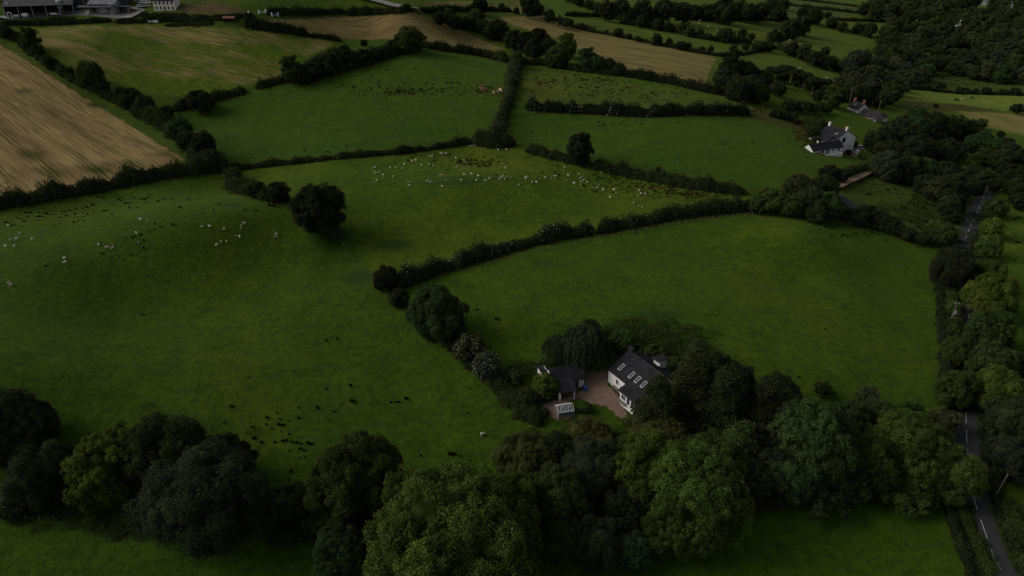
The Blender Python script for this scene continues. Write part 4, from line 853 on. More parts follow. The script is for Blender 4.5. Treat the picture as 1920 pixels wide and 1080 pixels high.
for x, y, s in [(267, 590, 5), (930, 598, 7), (936, 600, 5), (895, 581, 6), (930, 622, 5), (945, 642, 4), (665, 665, 4), (1631, 535, 4), (1631, 543, 4), (1548, 618, 5), (1552, 612, 3), (1688, 604, 4), (1689, 545, 3), (1484, 527, 3), (1694, 657, 5), (1498, 708, 6), (168, 815, 6), (1905, 455, 8), (1872, 455, 5), (1912, 456, 6), (1903, 411, 6), (1910, 409, 6), (1901, 488, 4), (1885, 494, 4), (1904, 442, 4), (410, 384, 5), (400, 394, 4), (383, 399, 4), (460, 394, 5), (480, 395, 5), (505, 386, 8), (514, 387, 8)]:
    rush(x, y, s, 'dark rush clump standing alone in short grass', 'scattered single rush clumps')
# innumerable flecks of rush and dead dock in the far fields: one object
def scatter(name, spots, mat, g, szf=.0016, kind='stuff', clump=1, hgt=.7, label=None):
    V = []
    for px, py, sx, sy, n in spots:
        X = px+g.normal(size=n)*sx; Y = py+g.normal(size=n)*sy
        for a, b in zip(X, Y):
            if b < -3: continue
            P, t = at(a, b); r = max(.28, t*szf)*g.uniform(.6, 1.5)
            q = tuft(g, 16, r*1.0, r*hgt, r*.16)*np.array([1.6, 1, 1])+np.array(P); V.append(q)
    me = quadmesh(name, np.concatenate(V), mat); o = link(name, me); return tag(o, kind=kind)
g_ = np.random.default_rng(3)
scatter('rushes', [(890, 305, 30, 5, 70), (860, 300, 60, 7, 40), (1150, 334, 35, 4, 50), (1200, 350, 50, 5, 90), (1290, 365, 50, 5, 110), (1340, 378, 25, 4, 30), (1050, 325, 60, 5, 30), (760, 172, 70, 6, 60), (870, 165, 60, 8, 60), (700, 175, 60, 10, 40), (690, 150, 120, 20, 30), (660, 285, 60, 8, 40), (1060, 158, 60, 10, 70), (1150, 160, 60, 14, 80), (1230, 178, 60, 10, 60), (1560, 425, 40, 6, 30), (1625, 440, 40, 5, 40), (1150, 232, 60, 4, 16), (1400, 270, 30, 5, 12), (100, 395, 60, 10, 40), (250, 375, 60, 8, 30), (1660, 355, 40, 10, 60), (1720, 400, 40, 14, 60), (1600, 400, 30, 6, 30), (1500, 260, 12, 14, 30), (1840, 150, 60, 6, 60), (1870, 330, 30, 12, 50), (730, 130, 100, 20, 20)], M['rush'], g_)
M['dock'] = mottled('dead_dock_stems', (.09, .042, .022), (.06, .034, .02), 1.0, rough=.95, spec=0)
scatter('dead_docks', [(890, 307, 25, 4, 40), (800, 290, 50, 3, 20), (1200, 350, 50, 5, 60), (1290, 363, 45, 5, 100), (1340, 376, 25, 3, 30), (760, 174, 25, 3, 50), (905, 170, 18, 4, 40), (1020, 152, 14, 4, 30), (1110, 150, 25, 5, 40), (1515, 262, 8, 10, 30), (1500, 232, 12, 6, 30), (1420, 206, 16, 3, 30), (1400, 190, 18, 3, 25), (1500, 255, 10, 12, 20)], M['dock'], g_)
def scrub(name, spots, col, g):
    Q = []; Tn = []
    for px, py, sx, sy, n in spots:
        for a, b in zip(px+g.normal(size=n)*sx, py+g.normal(size=n)*sy):
            if b < -3: continue
            P, t = at(a, b); r = g.uniform(.7, 1.7)*(1+t/500); m = int(260/(1+t/250)); d = randdir(g, m, 0); lf = max(.13, t*.0009)
            Q.append(leafquads(np.array(P)+d*np.array([r*1.4, r*1.2, r*.8])*g.uniform(.6, 1.05, (m, 1)), d, lf, g)); Tn.append(g.uniform(.75, 1.25)*g.uniform(.7, 1.3, m))
    o = link(name, quadmesh(name, np.concatenate(Q), M['leaf'], np.repeat(np.concatenate(Tn), 4)), None, CLR[col]); return tag(o, kind='stuff')
scrub('scrub', [(1240, 635, 50, 12, 60), (1200, 618, 40, 8, 40), (1290, 660, 30, 10, 30), (1160, 625, 25, 8, 20), (985, 690, 20, 12, 20), (1040, 690, 25, 5, 22), (960, 730, 14, 20, 26), (1690, 400, 30, 12, 22), (1740, 420, 20, 12, 34), (1560, 420, 20, 3, 12), (1640, 320, 14, 6, 20), (1870, 335, 24, 14, 40), (1840, 300, 20, 8, 20), (1510, 232, 14, 6, 16), (1740, 380, 24, 12, 30)], 'md', g_)
scrub('undergrowth', [(60, 955, 60, 12, 60), (250, 985, 80, 14, 50), (560, 1000, 30, 12, 30), (1130, 822, 60, 8, 50), (1440, 905, 50, 14, 60), (1610, 925, 80, 8, 60), (1290, 840, 60, 20, 40), (1860, 880, 8, 30, 20), (1838, 640, 5, 60, 60), (1795, 700, 8, 50, 40), (1180, 880, 90, 30, 60), (1500, 905, 90, 12, 60), (300, 880, 120, 40, 60), (1790, 460, 12, 20, 20), (1830, 450, 4, 30, 30)], 'dk', g_)
# ------------------------------------------------------------------ buildings
def axis_root(name, A, B, label, cat, dz=0.0):
    """empty at ground point A, +x along A->B"""
    d = B-A; r = empty(name, A+Vector((0, 0, dz)), math.atan2(d.y, d.x)); return tag(r, label, cat)
def window(par, x, y, z, w_, h, nx, ny, bars=1, frame='paint', glass='glass', name='window', dep=.10):
    """centre of opening (x,y,z) on a wall facing (nx,ny): frame mesh with a pane sub-part"""
    tx, ty = -ny, nx; mb = MB()
    def bar(u0, u1, v0, v1, d0, d1):
        pts = []
        for d in (d0, d1):
            for u, v in ((u0, v0), (u1, v0), (u1, v1), (u0, v1)): pts.append((x+tx*u+nx*d, y+ty*u+ny*d, z+v))
        mb.poly(pts, [(0,3,2,1),(4,5,6,7),(0,1,5,4),(1,2,6,5),(2,3,7,6),(3,0,4,7)])
    t = .08; bar(-w_/2, -w_/2+t, -h/2, h/2, -.02, dep); bar(w_/2-t, w_/2, -h/2, h/2, -.02, dep); bar(-w_/2+t, w_/2-t, h/2-t, h/2, -.02, dep); bar(-w_/2+t, w_/2-t, -h/2, -h/2+t, -.02, dep)
    for i in range(bars): u = -w_/2+w_*(i+1)/(bars+1); bar(u-.03, u+.03, -h/2+t, h/2-t, .045, dep-.02)
    f = mb.build(name, M[frame], par); mb = MB(); bar(-w_/2+t, w_/2-t, -h/2+t, h/2-t, .005, .04); mb.build('pane', M[glass], f)
    mb = MB(); bar(-w_/2-.06, w_/2+.06, -h/2-.09, -h/2-.004, .002, dep+.08); mb.build('sill', M['paint' if frame != 'dark' else 'concrete'], f)
    return f
def door(par, x, y, w_, h, nx, ny, mat='dark'):
    tx, ty = -ny, nx; mb = MB()
    def bar(m, u0, u1, v0, v1, d0, d1):
        pts = []
        for d in (d0, d1):
            for u, v in ((u0, v0), (u1, v0), (u1, v1), (u0, v1)): pts.append((x+tx*u+nx*d, y+ty*u+ny*d, v))
        m.poly(pts, [(0,3,2,1),(4,5,6,7),(0,1,5,4),(1,2,6,5),(2,3,7,6),(3,0,4,7)])
    bar(mb, -w_/2, w_/2, 0.0, h, .004, .05); d = mb.build('door', M[mat], par)
    mb = MB(); bar(mb, -w_/2-.09, -w_/2-.003, 0, h+.09, .004, .09); bar(mb, w_/2+.003, w_/2+.09, 0, h+.09, .004, .09); bar(mb, -w_/2, w_/2, h+.004, h+.09, .004, .09); mb.build('door_frame', M['paint'], d)
    mb = MB(); bar(mb, w_/2-.16, w_/2-.10, 1.0, 1.14, .05, .09); mb.build('handle', M['galv'], d); return d
def gable_walls(par, L, W, he, hr, x0=0, y0=0, mat='render', base=-1.2, name='wall'):
    return MB().prism([(y0, base), (y0+W, base), (y0+W, he), (y0+W/2, hr), (y0, he)], x0, x0+L).build(name, M[mat], par)
def gable_roof(par, L, W, he, hr, x0=0, y0=0, mat='slate', oh=.3, ov=.25, th=.16, ridge=True):
    s = (hr-he)/(W/2); mb = MB()
    ye = y0-oh; ze = he-oh*s; yc = y0+W/2
    mb.prism([(ye, ze+.02), (yc, hr+.02), (yc, hr+.02+th), (ye, ze+.02+th)], x0-ov, x0+L+ov)
    ye2 = y0+W+oh; mb.prism([(ye2, ze+.02), (ye2, ze+.02+th), (yc+.001, hr+.02+th), (yc+.001, hr+.02)], x0-ov, x0+L+ov)
    r = mb.build('roof', M[mat], par)
    if ridge: MB().prism([(yc-.16, hr+th-.06), (yc+.16, hr+th-.06), (yc+.05, hr+th+.10), (yc-.05, hr+th+.10)], x0-ov+.02, x0+L+ov-.02).build('ridge_tiles', M['oldslate'], r)
    g = MB(); g.box(x0-ov, x0+L+ov, ye-.13, ye-.003, ze-.02, ze+.11); g.box(x0-ov, x0+L+ov, ye2+.003, ye2+.13, ze-.02, ze+.11); g.build('gutter', M['dark'], r)
    return r
def chimney(roof, x, y, z0, z1, w_=.9, d=.6, mat='render', pots=2, pm='brick'):
    c = MB().box(x-w_/2, x+w_/2, y-d/2, y+d/2, z0, z1).box(x-w_/2-.07, x+w_/2+.07, y-d/2-.07, y+d/2+.07, z1+.002, z1+.14).build('chimney', M[mat], roof)
    for i in range(pots):
        px = x+(i-(pots-1)/2)*w_*.45; MB().tube([(px, y, z1+.14), (px, y, z1+.35), (px, y, z1+.5)], [.15, .12, .14], 10).build('chimney_pot', M[pm], c)
    return c
def skylight(roof, x, yc, zc, slope, w_=.78, h=1.5, sgn=1):
    """roof window lying on the -y slope of angle slope"""
    r = empty('x', (0, 0, 0)); bpy.data.objects.remove(r)
    c, s = math.cos(slope), math.sin(slope)
    def fr(u0, u1, v0, v1, d0, d1, m):
        pts = []
        for d in (d0, d1):
            for u, v in ((u0, v0), (u1, v0), (u1, v1), (u0, v1)): pts.append((x+u, yc+sgn*(v*c-d*s), zc+v*s+d*c))
        m.poly(pts, [(0,3,2,1),(4,5,6,7),(0,1,5,4),(1,2,6,5),(2,3,7,6),(3,0,4,7)])
    m = MB(); t = .13
    fr(-w_/2, -w_/2+t, -h/2, h/2, .0, .13, m); fr(w_/2-t, w_/2, -h/2, h/2, 0, .13, m); fr(-w_/2+t, w_/2-t, -h/2, -h/2+t*1.6, 0, .13, m); fr(-w_/2+t, w_/2-t, h/2-t, h/2, 0, .13, m)
    f = m.build('roof_window', M['galv'], roof); m = MB(); fr(-w_/2+t, w_/2-t, -h/2+t*1.6, h/2-t, .02, .09, m); m.build('pane', M['skyglass'], f); return f

# --- the farmhouse in the trees -------------------------------------------------------------
A = at(1139.5, 715)[0]; B = at(1164.4, 740)[0]; B.z = A.z
hr_ = axis_root('farmhouse', A, B, 'white farmhouse with long dark slate roof and four roof windows, half hidden by the conifers', 'house')
# local: +x down the ridge towards the camera, +y to the back
he, hr, W, Lh = 3.7, 7.1, 12.4, 17.5
sl_a = math.atan2(hr-he, W/2)
gable_walls(hr_, Lh, W, he, hr)
rf = gable_roof(hr_, Lh, W, he, hr, ov=.2, oh=.2)
for sx, v in ((2.4, .32), (6.3, .32), (8.5, .32), (10.7, .32)):
    yy_ = W/2*v; skylight(rf, sx, yy_, he+(hr-he)*v+.20, sl_a, .95, 2.0)
chimney(rf, .7, W/2, hr-1.2, hr+1.1, 1.3, .8, 'dark', 2, 'dark')
window(hr_, 3.6, 0, 2.05, 1.0, 1.5, 0, -1, 1)
door(hr_, 5.4, 0, 1.05, 2.25, 0, -1)
MB().box(2.6, 4.6, -.55, -.12, .0, .55).build('planter', M['wood'], hr_)
# sun room running on under a lower roof
wg = MB(); z_e = 2.75; yo = -2.2
wg.poly([(7.4, yo, -1.2), (16.6, yo, -1.2), (16.6, 0.02, -1.2), (7.4, 0.02, -1.2), (7.4, yo, z_e), (16.6, yo, z_e), (16.6, 0.02, z_e+.9), (7.4, 0.02, z_e+.9)],
        [(0,3,2,1),(4,5,6,7),(0,1,5,4),(1,2,6,5),(2,3,7,6),(3,0,4,7)]); wg.build('sun_room', M['render'], hr_)
th_ = .18; k0 = (he+1.35-(z_e-.12))/(1.55+2.6)
mb = MB(); mb.prism([(yo-.35, z_e-.02), (.9, he+.50), (.9, he+.70), (yo-.35, z_e+.20)], 7.0, 16.9); mb.build('sun_room_roof', M['slate'], hr_)
MB().box(7.0, 16.9, yo-.47, yo-.353, z_e-.02, z_e+.10).build('gutter', M['dark'], hr_)
for i, x in enumerate((8.7, 10.5, 12.0, 13.5, 15.0)): window(hr_, x, yo, 1.45 if i else 1.55, 1.5 if i == 0 else 1.15, 1.5 if i == 0 else 1.9, 0, -1, 1 if i == 0 else 0)
MB().box(7.3, 10.0, yo-.8, yo-.15, 0, .5).build('planter', M['concrete'], hr_)
# porch hood over the door, dormer and rear wing
MB().prism([(-1.0, 2.65), (-1.0, 2.78), (0.0, 3.15), (0.0, 3.0)], 5.9, 7.0).build('porch_roof', M['paint'], hr_)
dm = MB().prism([(W-2.6, 4.2), (W-.3, 4.2), (W-.3, 6.6), (W-2.6, 6.9)], 5.2, 7.4).build('dormer', M['render'], hr_)
MB().box(5.0, 7.6, W-3.4, W-.05, 6.91, 7.06).build('dormer_roof', M['slate'], dm)
wr = empty('rear_wing', (13.2, W-.5, 0), 0); wr.parent = hr_; wr.rotation_euler = (0, 0, math.pi/2)
gable_walls(wr, 6.0, 5.0, 2.9, 5.0, 0, -2.5); gable_roof(wr, 6.0, 5.0, 2.9, 5.0, 0, -2.5)
sdsh = MB(); sdsh.tube([(14.0, W+5.4, 3.2), (14.0, W+5.4, 3.9)], .04, 6); sdsh.build('dish_bracket', M['galv'], hr_)
MB().tube([(14.0, W+5.3, 4.2), (13.9, W+5.2, 4.15), (13.85, W+5.15, 4.1)], [.75, .55, .1], 20).build('satellite_dish', M['paint'], hr_)
for x, y, w_ in [(4.9, -1.6, 0), (6.2, -1.7, 0)]:
    pr = empty('plant_pot', hr_.matrix_basis @ Vector((x, y, .1))); tag(pr, 'small plant pot by the farmhouse door' + (', nearer the sun room' if x > 5 else ', nearer the window'), 'plant pot')
    MB().tube([(0, 0, -.1), (0, 0, .35)], [.22, .3], 12).build('pot', M['brick'], pr)
    dd = randdir(g_, 60, 0); link('foliage', quadmesh('foliage', leafquads(dd*np.array([.35, .35, .45])+np.array([0, 0, .45]), dd, .12, g_), M['leaf'], np.ones(240)), pr, CLR['md'])

# --- garage with open porch -------------------------------------------------------------
C = at(1094.5, 725)[0]; D_ = at(1035, 737.5)[0]; D_.z = C.z
gr_ = axis_root('garage', D_, C, 'white garage with dark slate roof and an open lean-to porch, beside the willow', 'garage')
Lg = (C-D_).length; Wg = 5.4; he, hr = 2.7, 4.9
gable_walls(gr_, Lg, Wg, he, hr); rg = gable_roof(gr_, Lg, Wg, he, hr)
door(gr_, Lg-1.9, 0, 1.0, 2.15, 0, -1)
MB().box(Lg-.65, Lg-.35, -.05, -.003, 1.5, 1.85).build('notice', M['brick'], gr_)
x0, x1, yo = .9, Lg-3.5, -3.4
MB().prism([(yo-.3, 2.05), (.4, 3.0), (.4, 3.2), (yo-.3, 2.25)], x0-.3, x1+.35).build('porch_roof', M['slate'], gr_)
MB().box(x0-.3, x1+.35, yo-.42, yo-.303, 2.03, 2.16).build('gutter', M['dark'], gr_)
MB().box(x0, x0+.28, yo, yo+.9, -.6, 2.05).build('pillar', M['render'], gr_); MB().box(x1-.28, x1, yo, yo+.5, -.6, 2.05).build('pillar', M['render'], gr_)
MB().box(x0, x0+.14, yo+.9, -.003, -.6, 2.2).build('side_wall', M['stone'], gr_)
lw = MB().prism([(1.6, -1), (Wg+1.4, -1), (Wg+1.4, 3.2), (1.6, 3.9)], -1.7, -.002).build('end_wall', M['render'], gr_)
MB().prism([(1.4, 3.98), (Wg+1.7, 3.13), (Wg+1.7, 3.25), (1.4, 4.1)], -1.9, -.3).build('lean_to_roof', M['slate'], gr_)
def local(root, x, y, z=0.0): return root.matrix_basis @ Vector((x, y, z))
for nm, lb, x, y, f in (('garden_chair', 'wooden garden chair under the garage porch, left of the table', 2.3, -2.2, 0), ('garden_chair', 'wooden garden chair under the garage porch, right of the table', 4.2, -2.2, math.pi)):
    P = local(gr_, x, y); P.z = float(H(P.x, P.y))+.06; r = tag(empty(nm, P, gr_.rotation_euler.z+f), lb, 'chair')
    MB().box(-.25, .25, -.25, .25, .42, .47).build('seat', M['wood'], r); MB().box(-.27, -.22, -.25, .25, .474, 1.0).build('backrest', M['wood'], r)
    for a in (-.2, .2):
        for b in (-.2, .2): MB().box(a-.03, a+.03, b-.03, b+.03, 0, .418).build('leg', M['wood'], r)
P = local(gr_, 3.25, -2.2); P.z = float(H(P.x, P.y))+.06; r = tag(empty('garden_table', P, gr_.rotation_euler.z), 'small brown garden table between two chairs under the garage porch', 'table')
MB().box(-.5, .5, -.4, .4, .70, .75).build('tabletop', M['brick'], r)
for a in (-.42, .42):
    for b in (-.32, .32): MB().box(a-.03, a+.03, b-.03, b+.03, 0, .698).build('leg', M['wood'], r)
# blue wheelie bins
def bin_(P, rz, label):
    r = tag(empty('wheelie_bin', P, rz), label, 'bin'); mb = MB()
    mb.poly([(-.24,-.28,.08),(.24,-.28,.08),(.24,.24,.08),(-.24,.24,.08),(-.3,-.36,1.0),(.3,-.36,1.0),(.3,.34,1.0),(-.3,.34,1.0)], [(0,3,2,1),(4,5,6,7),(0,1,5,4),(1,2,6,5),(2,3,7,6),(3,0,4,7)]); mb.build('body', M['blue'], r)
    MB().prism([(-.42, 1.004), (.36, 1.004), (.36, 1.10), (-.42, 1.06)], -.32, .32).build('lid', M['blue'], r)
    for s in (-.27, .27): MB().tube([(s-.03, .3, .1), (s+.03, .3, .1)], .1, 12).build('wheel', M['tyre'], r)
for i, lb in enumerate(('blue wheelie bin standing against the garage corner', 'blue wheelie bin just in front of the other one by the garage corner')):
    P = local(gr_, Lg-.35+.25*i, -.8-.85*i); P.z = float(H(P.x, P.y))+.06; bin_(P, gr_.rotation_euler.z+.2*i, lb)
# --- greenhouse -------------------------------------------------------------
A = at(1047, 786)[0]; B = at(1076, 780)[0]; A.z = B.z = max(A.z, B.z)
gh = axis_root('greenhouse', A, B, 'small glass greenhouse with white frame in front of the garage', 'greenhouse'); Lx = (B-A).length; Wx = 3.0; he, hr = 1.6, 2.6
MB().box(0, Lx, 0, .12, -.6, .35).box(0, Lx, Wx-.12, Wx, -.6, .35).box(0, .12, .122, Wx-.122, -.6, .35).box(Lx-.12, Lx, .122, Wx-.122, -.6, .35).build('base_wall', M['stone'], gh)
fr = MB(); sl_ = math.atan2(hr-he, Wx/2)
for i in range(7):
    x = .03+(Lx-.06)*i/6; t = .022 if 0 < i < 6 else .05
    fr.box(x-t, x+t, 0, .07, .352, he); fr.box(x-t, x+t, Wx-.07, Wx, .352, he)
    fr.prism([(-.02, he), (Wx/2, hr), (Wx/2, hr+.09), (-.02, he+.09)], x-t, x+t); fr.prism([(Wx+.02, he), (Wx+.02, he+.09), (Wx/2, hr+.09), (Wx/2, hr)], x-t, x+t)
fr.box(-.03, Lx+.03, -.06, .06, he-.06, he+.10); fr.box(-.03, Lx+.03, Wx-.06, Wx+.06, he-.06, he+.10); fr.box(-.05, Lx+.05, Wx/2-.07, Wx/2+.07, hr-.02, hr+.14)
for x in (.03, Lx-.03): fr.box(x-.05, x+.05, Wx/2-.04, Wx/2+.04, .352, hr)
for u in (.28, .75):   # diagonal braces and vents on the roof
    fr.tube([(Lx*u-.5, .05, he+.12), (Lx*u, Wx/2, hr+.12)], .035, 5)
    fr.tube([(Lx*u-.2, .95, he+.76), (Lx*u+.45, .95, he+.76), (Lx*u+.45, Wx/2-.05, hr+.12)], .04, 5)
fr.build('frame', M['paint'], gh)
gl = MB(); gl.box(.1, Lx-.1, .02, .035, .36, he-.06); gl.box(.1, Lx-.1, Wx-.035, Wx-.02, .36, he-.06)
gl.prism([(0.03, he+.03), (Wx/2, hr+.02), (Wx/2, hr+.04), (.03, he+.05)], .05, Lx-.05); gl.prism([(Wx-.03, he+.03), (Wx-.03, he+.05), (Wx/2+.002, hr+.04), (Wx/2+.002, hr+.02)], .05, Lx-.05)
for x in (0, Lx-.02): gl.prism([(.08, .36), (Wx-.08, .36), (Wx-.08, he), (Wx/2, hr-.06), (.08, he)], x, x+.02)
gl.build('glazing', M['greenglass'], gh)
for i, x in enumerate((Lx*.35, Lx*.75)):
    P = local(gh, x, Wx*.45); P.z += .0; r = tag(empty('staging_plants', P, gh.rotation_euler.z), 'potted plants inside the greenhouse, ' + ('left end' if i == 0 else 'right end'), 'plants')
    MB().box(-.7, .7, -.5, .5, .5, .56).box(-.65, -.6, -.45, -.4, 0, .498).box(.6, .65, -.45, -.4, 0, .498).build('bench', M['wood'], r)
    dd = randdir(g_, 160, 0); link('foliage', quadmesh('foliage', leafquads(dd*np.array([.7, .45, .45])+np.array([0, 0, .6]), dd, .12, g_), M['leaf'], np.ones(640)), r, CLR['lt'])

# --- white farmhouse with annex, right of centre -------------------------------------------------------------
a_, ta = at(1563, 284.5); b_, tb = at(1598, 283)
B2 = a_ + (b_-a_)
wdt = (b_-a_).length
wf = axis_root('white_farmhouse', a_, b_, 'two storey white farmhouse with slate roof and a gable facing the camera, beside parked cars', 'house')
Wf = wdt; Lf = 11.0; he, hr = 5.6, 9.2; ang = math.pi/2
inner = wf
# gable faces -y of the root; build with ridge along local y by a rotated frame of parts
def rotpart(o, w_): o.rotation_euler = (0, 0, math.pi/2); o.location = (w_, 0, 0); return o
# in the rotated frame: x' = depth, y' runs from right to left across the gable
for o in (gable_walls(wf, Lf, Wf, he, hr, 0, 0, base=-2.5), gable_roof(wf, Lf, Wf, he, hr, 0, 0)): rotpart(o, Wf)
rf2 = [c for c in wf.children if c.name.startswith('roof')][0]
chimney(rf2, .6, Wf/2, hr-.8, hr+1.5, .8, 1.1, 'render', 2); chimney(rf2, Lf-.6, Wf/2, hr-.8, hr+1.6, .8, 1.1, 'render', 2)
skylight(rf2, 3.5, Wf*.25, he+(hr-he)*.5+.2, math.atan2(hr-he, Wf/2), .9, 1.4); skylight(rf2, 3.0, Wf*.76, he+(hr-he)*.48+.2, math.atan2(hr-he, Wf/2), .9, 1.4, sgn=-1)
window(wf, Wf*.40, 0, 4.9, 1.9, 2.4, 0, -1, 2, 'dark'); window(wf, Wf*.78, 0, 1.4, 1.1, 1.5, 0, -1, 1)
# rear left wing
for o in (MB().prism([(Wf+.002, -2.5), (Wf+3.4, -2.5), (Wf+3.4, 4.8), (Wf+.002, 5.0)], 2.5, Lf+1.5).build('side_wing', M['render'], wf), MB().prism([(Wf-.6, he+1.1), (Wf+3.8, 4.7), (Wf+3.8, 4.95), (Wf-.6, he+1.35)], 2.2, Lf+1.8).build('side_wing_roof', M['slate'], wf)): rotpart(o, Wf)
# annex
aa, _ = at(1523.5, 286.5); ab, _ = at(1577, 292); ab.z = aa.z = (aa.z+ab.z)/2
an = axis_root('farmhouse_annex', aa, ab, 'long low white annex with dark roof in front of the two storey white farmhouse', 'annex'); La = (ab-aa).length; Wa = 6.0
gable_walls(an, La, Wa, 2.6, 4.9, base=-2); ra = gable_roof(an, La, Wa, 2.6, 4.9); chimney(ra, La*.28, Wa/2, 4.3, 5.7, .7, .7, 'render', 1)
for x, w_, h in ((La*.22, 1.2, 1.2), (La*.33, 2.0, 1.5), (La*.68, 1.2, 1.1), (La*.86, 1.6, 1.4)): window(an, x, 0, 1.5, w_, h, 0, -1, 1)
window(an, La*.50, 0, 1.2, 2.2, 2.1, 0, -1, 3, name='french_window')
MB().box(0, La*.95, -1.6, -.9, -1.5, .25).build('terrace_wall', M['render'], an)
# cars
def car(P, rz, mat, label, name='parked_car', van=False):
    r = tag(empty(name, P, rz), label, 'van' if van else 'car'); mb = MB(); h = 1.0 if not van else 1.2
    mb.prism([(-.86, .32), (.86, .32), (.9, .7), (.86, h), (-.86, h), (-.9, .7)], -2.15, 2.15); mb.build('body', M[mat], r, bevel=.06)
    top = 1.48 if not van else 2.0; f0, f1, b0, b1 = (.95, .45, -1.9, -1.6) if not van else (1.4, .9, -2.1, -2.05)
    cb = MB(); w1, w2 = .82, .68
    cb.poly([(b0,-w1,h-.02),(f0,-w1,h-.02),(f0,w1,h-.02),(b0,w1,h-.02),(b1,-w2,top),(f1,-w2,top),(f1,w2,top),(b1,w2,top)], [(0,3,2,1),(4,5,6,7),(0,1,5,4),(1,2,6,5),(2,3,7,6),(3,0,4,7)])
    cb.build('windows', M['glass'], r); MB().box(b1-.05, f1+.05, -w2-.03, w2+.03, top-.02, top+.05).build('roof', M[mat], r, bevel=.02)
    for x in (-1.3, 1.3):
        for s in (-.86, .86): wh = MB().tube([(x, s-.1, .32), (x, s+.1, .32)], .33, 16).build('wheel', M['tyre'], r); MB().tube([(x, s-.11, .32), (x, s+.11, .32)], .18, 10).build('rim', M['galv'], wh)
    for s in (-.62, .62):
        MB().box(2.152, 2.18, s-.16, s+.16, .68, .84).build('headlight', M['skyglass'], r); MB().box(-2.18, -2.152, s-.14, s+.14, .72, .88).build('tail_light', M['brick'], r)
P, _ = at(1607.5, 289); P.z += .1; car(P, -math.pi/2-.12, 'carwhite', 'white car parked on the gravel right of the white farmhouse', van=False); 
P, _ = at(1616, 281); P.z += .1; car(P, -.3, 'cargrey', 'silver grey van parked behind the white car at the white farmhouse', 'parked_van', True)

# --- cottages on the lane -------------------------------------------------------------
ca, _ = at(1589, 204); cb_, _ = at(1608, 213); ca.z = cb_.z = (ca.z+cb_.z)/2-1.8
ct = axis_root('cottage', ca, cb_, 'white gabled cottage with two orange-potted chimneys on the wooded lane', 'cottage'); Lc = (cb_-ca).length
gable_walls(ct, Lc, 7, 3.6, 6.4, base=-3); rc = gable_roof(ct, Lc, 7, 3.6, 6.4, mat='oldslate'); chimney(rc, .6, 3.5, 5.6, 8.0, 1.0, 1.1, 'brick', 2); chimney(rc, Lc-.6, 3.5, 5.6, 8.0, 1.0, 1.1, 'brick', 2); window(ct, Lc, 2.5, 1.6, 1.0, 1.3, 1, 0); window(ct, Lc*.4, 0, 1.6, 1.1, 1.2, 0, -1); door(ct, Lc*.65, 0, 1, 2.1, 0, -1); skylight(rc, Lc*.4, 1.75, 5.2, math.atan2(2.8, 3.5), 1.0, 1.4)
ba, _ = at(1611, 215); bb, _ = at(1641, 229); ba.z = bb.z = (ba.z+bb.z)/2-1.9
bn_ = axis_root('barn', ba, bb, 'long low stone barn with weathered slate roof running downhill from the white cottage', 'barn'); Lb = (bb-ba).length
gable_walls(bn_, Lb, 7, 3.0, 5.6, mat='stone', base=-3); gable_roof(bn_, Lb, 7, 3.0, 5.6, mat='oldslate'); door(bn_, Lb*.8, 0, 2.2, 2.3, 0, -1)
da, _ = at(1645, 228); db, _ = at(1662, 229); da.z = db.z = (da.z+db.z)/2
sh = axis_root('outhouse', da, db, 'small white walled outhouse past the end of the long stone barn', 'outhouse'); Ls = (db-da).length
gable_walls(sh, Ls, 4, 2.4, 3.6, base=-2); gable_roof(sh, Ls, 4, 2.4, 3.6, mat='oldslate'); door(sh, Ls*.5, 0, 1, 2, 0, -1)

# --- farm at the top left -------------------------------------------------------------
def barn(ax, ay, bx, by, W, he, hr, label, wall, roof, open_=False, lights=(), name='barn', base=-3):
    a, _ = at(ax, ay); b, _ = at(bx, by); a.z = b.z = (a.z+b.z)/2; r = axis_root(name, a, b, label, 'barn'); L = (b-a).length
    if open_:
        MB().box(0, L, W-.25, W, base, he).box(0, .25, .0, W-.252, base, he).box(L-.25, L, .0, W-.252, base, he).build('wall', M[wall], r)
        n = max(3, int(L/6))
        for i in range(n+1): x = .15+(L-.3)*i/n; MB().box(x-.12, x+.12, -.1, .12, base, he-.05).build('post', M['galv'], r)
        MB().box(.3, L-.3, .25, .4, -.3, 1.1).build('feed_barrier', M['board'], r)
        MB().prism([(0, he), (W, he), (W/2, hr-.02)], .02, .25).prism([(0, he), (W, he), (W/2, hr-.02)], L-.25, L-.02).build('gable_panel', M[wall], r)
    else: gable_walls(r, L, W, he, hr, mat=wall, base=base)
    ro = gable_roof(r, L, W, he, hr, mat=roof, oh=.4); sl = math.atan2(hr-he, W/2)
    for u, v in lights: skylight(ro, L*u, W/2*v, he+(hr-he)*v+.2, sl, 1.3, 2.6)
    return r, L
r1, L1 = barn(11, 33, 140, 26, 16, 5.2, 8.6, 'very long dark cattle barn with a single roof light near its left end', 'board', 'sheet', True, ((.05, .35),))
r2, L2 = barn(168, 25, 218, 24, 9, 4.6, 6.4, 'pale block walled shed with light striped sheet roof beside the long barn', 'concrete', 'lightsheet', False, ())
MB().prism([(-3.2, 3.2), (-.004, 3.9), (-.004, 4.05), (-3.2, 3.35)], -4.5, L2+.3).build('canopy', M['sheet'], r2)
for i in range(5): MB().box(L2*(i+.1)/5, L2*(i+.1)/5+.9, -.405, -.40, 0, 0.01) 
for i in range(4): skylight([c for c in r2.children if c.name.startswith('roof')][0], L2*(.08+.26*i), 2.2, 5.65, math.atan2(1.8, 4.5), 1.0, 3.6)
door(r2, L2*.55, 0, 4.0, 3.6, 0, -1, 'galv'); door(r2, L2*.2, 0, 3.0, 3.0, 0, -1, 'board')
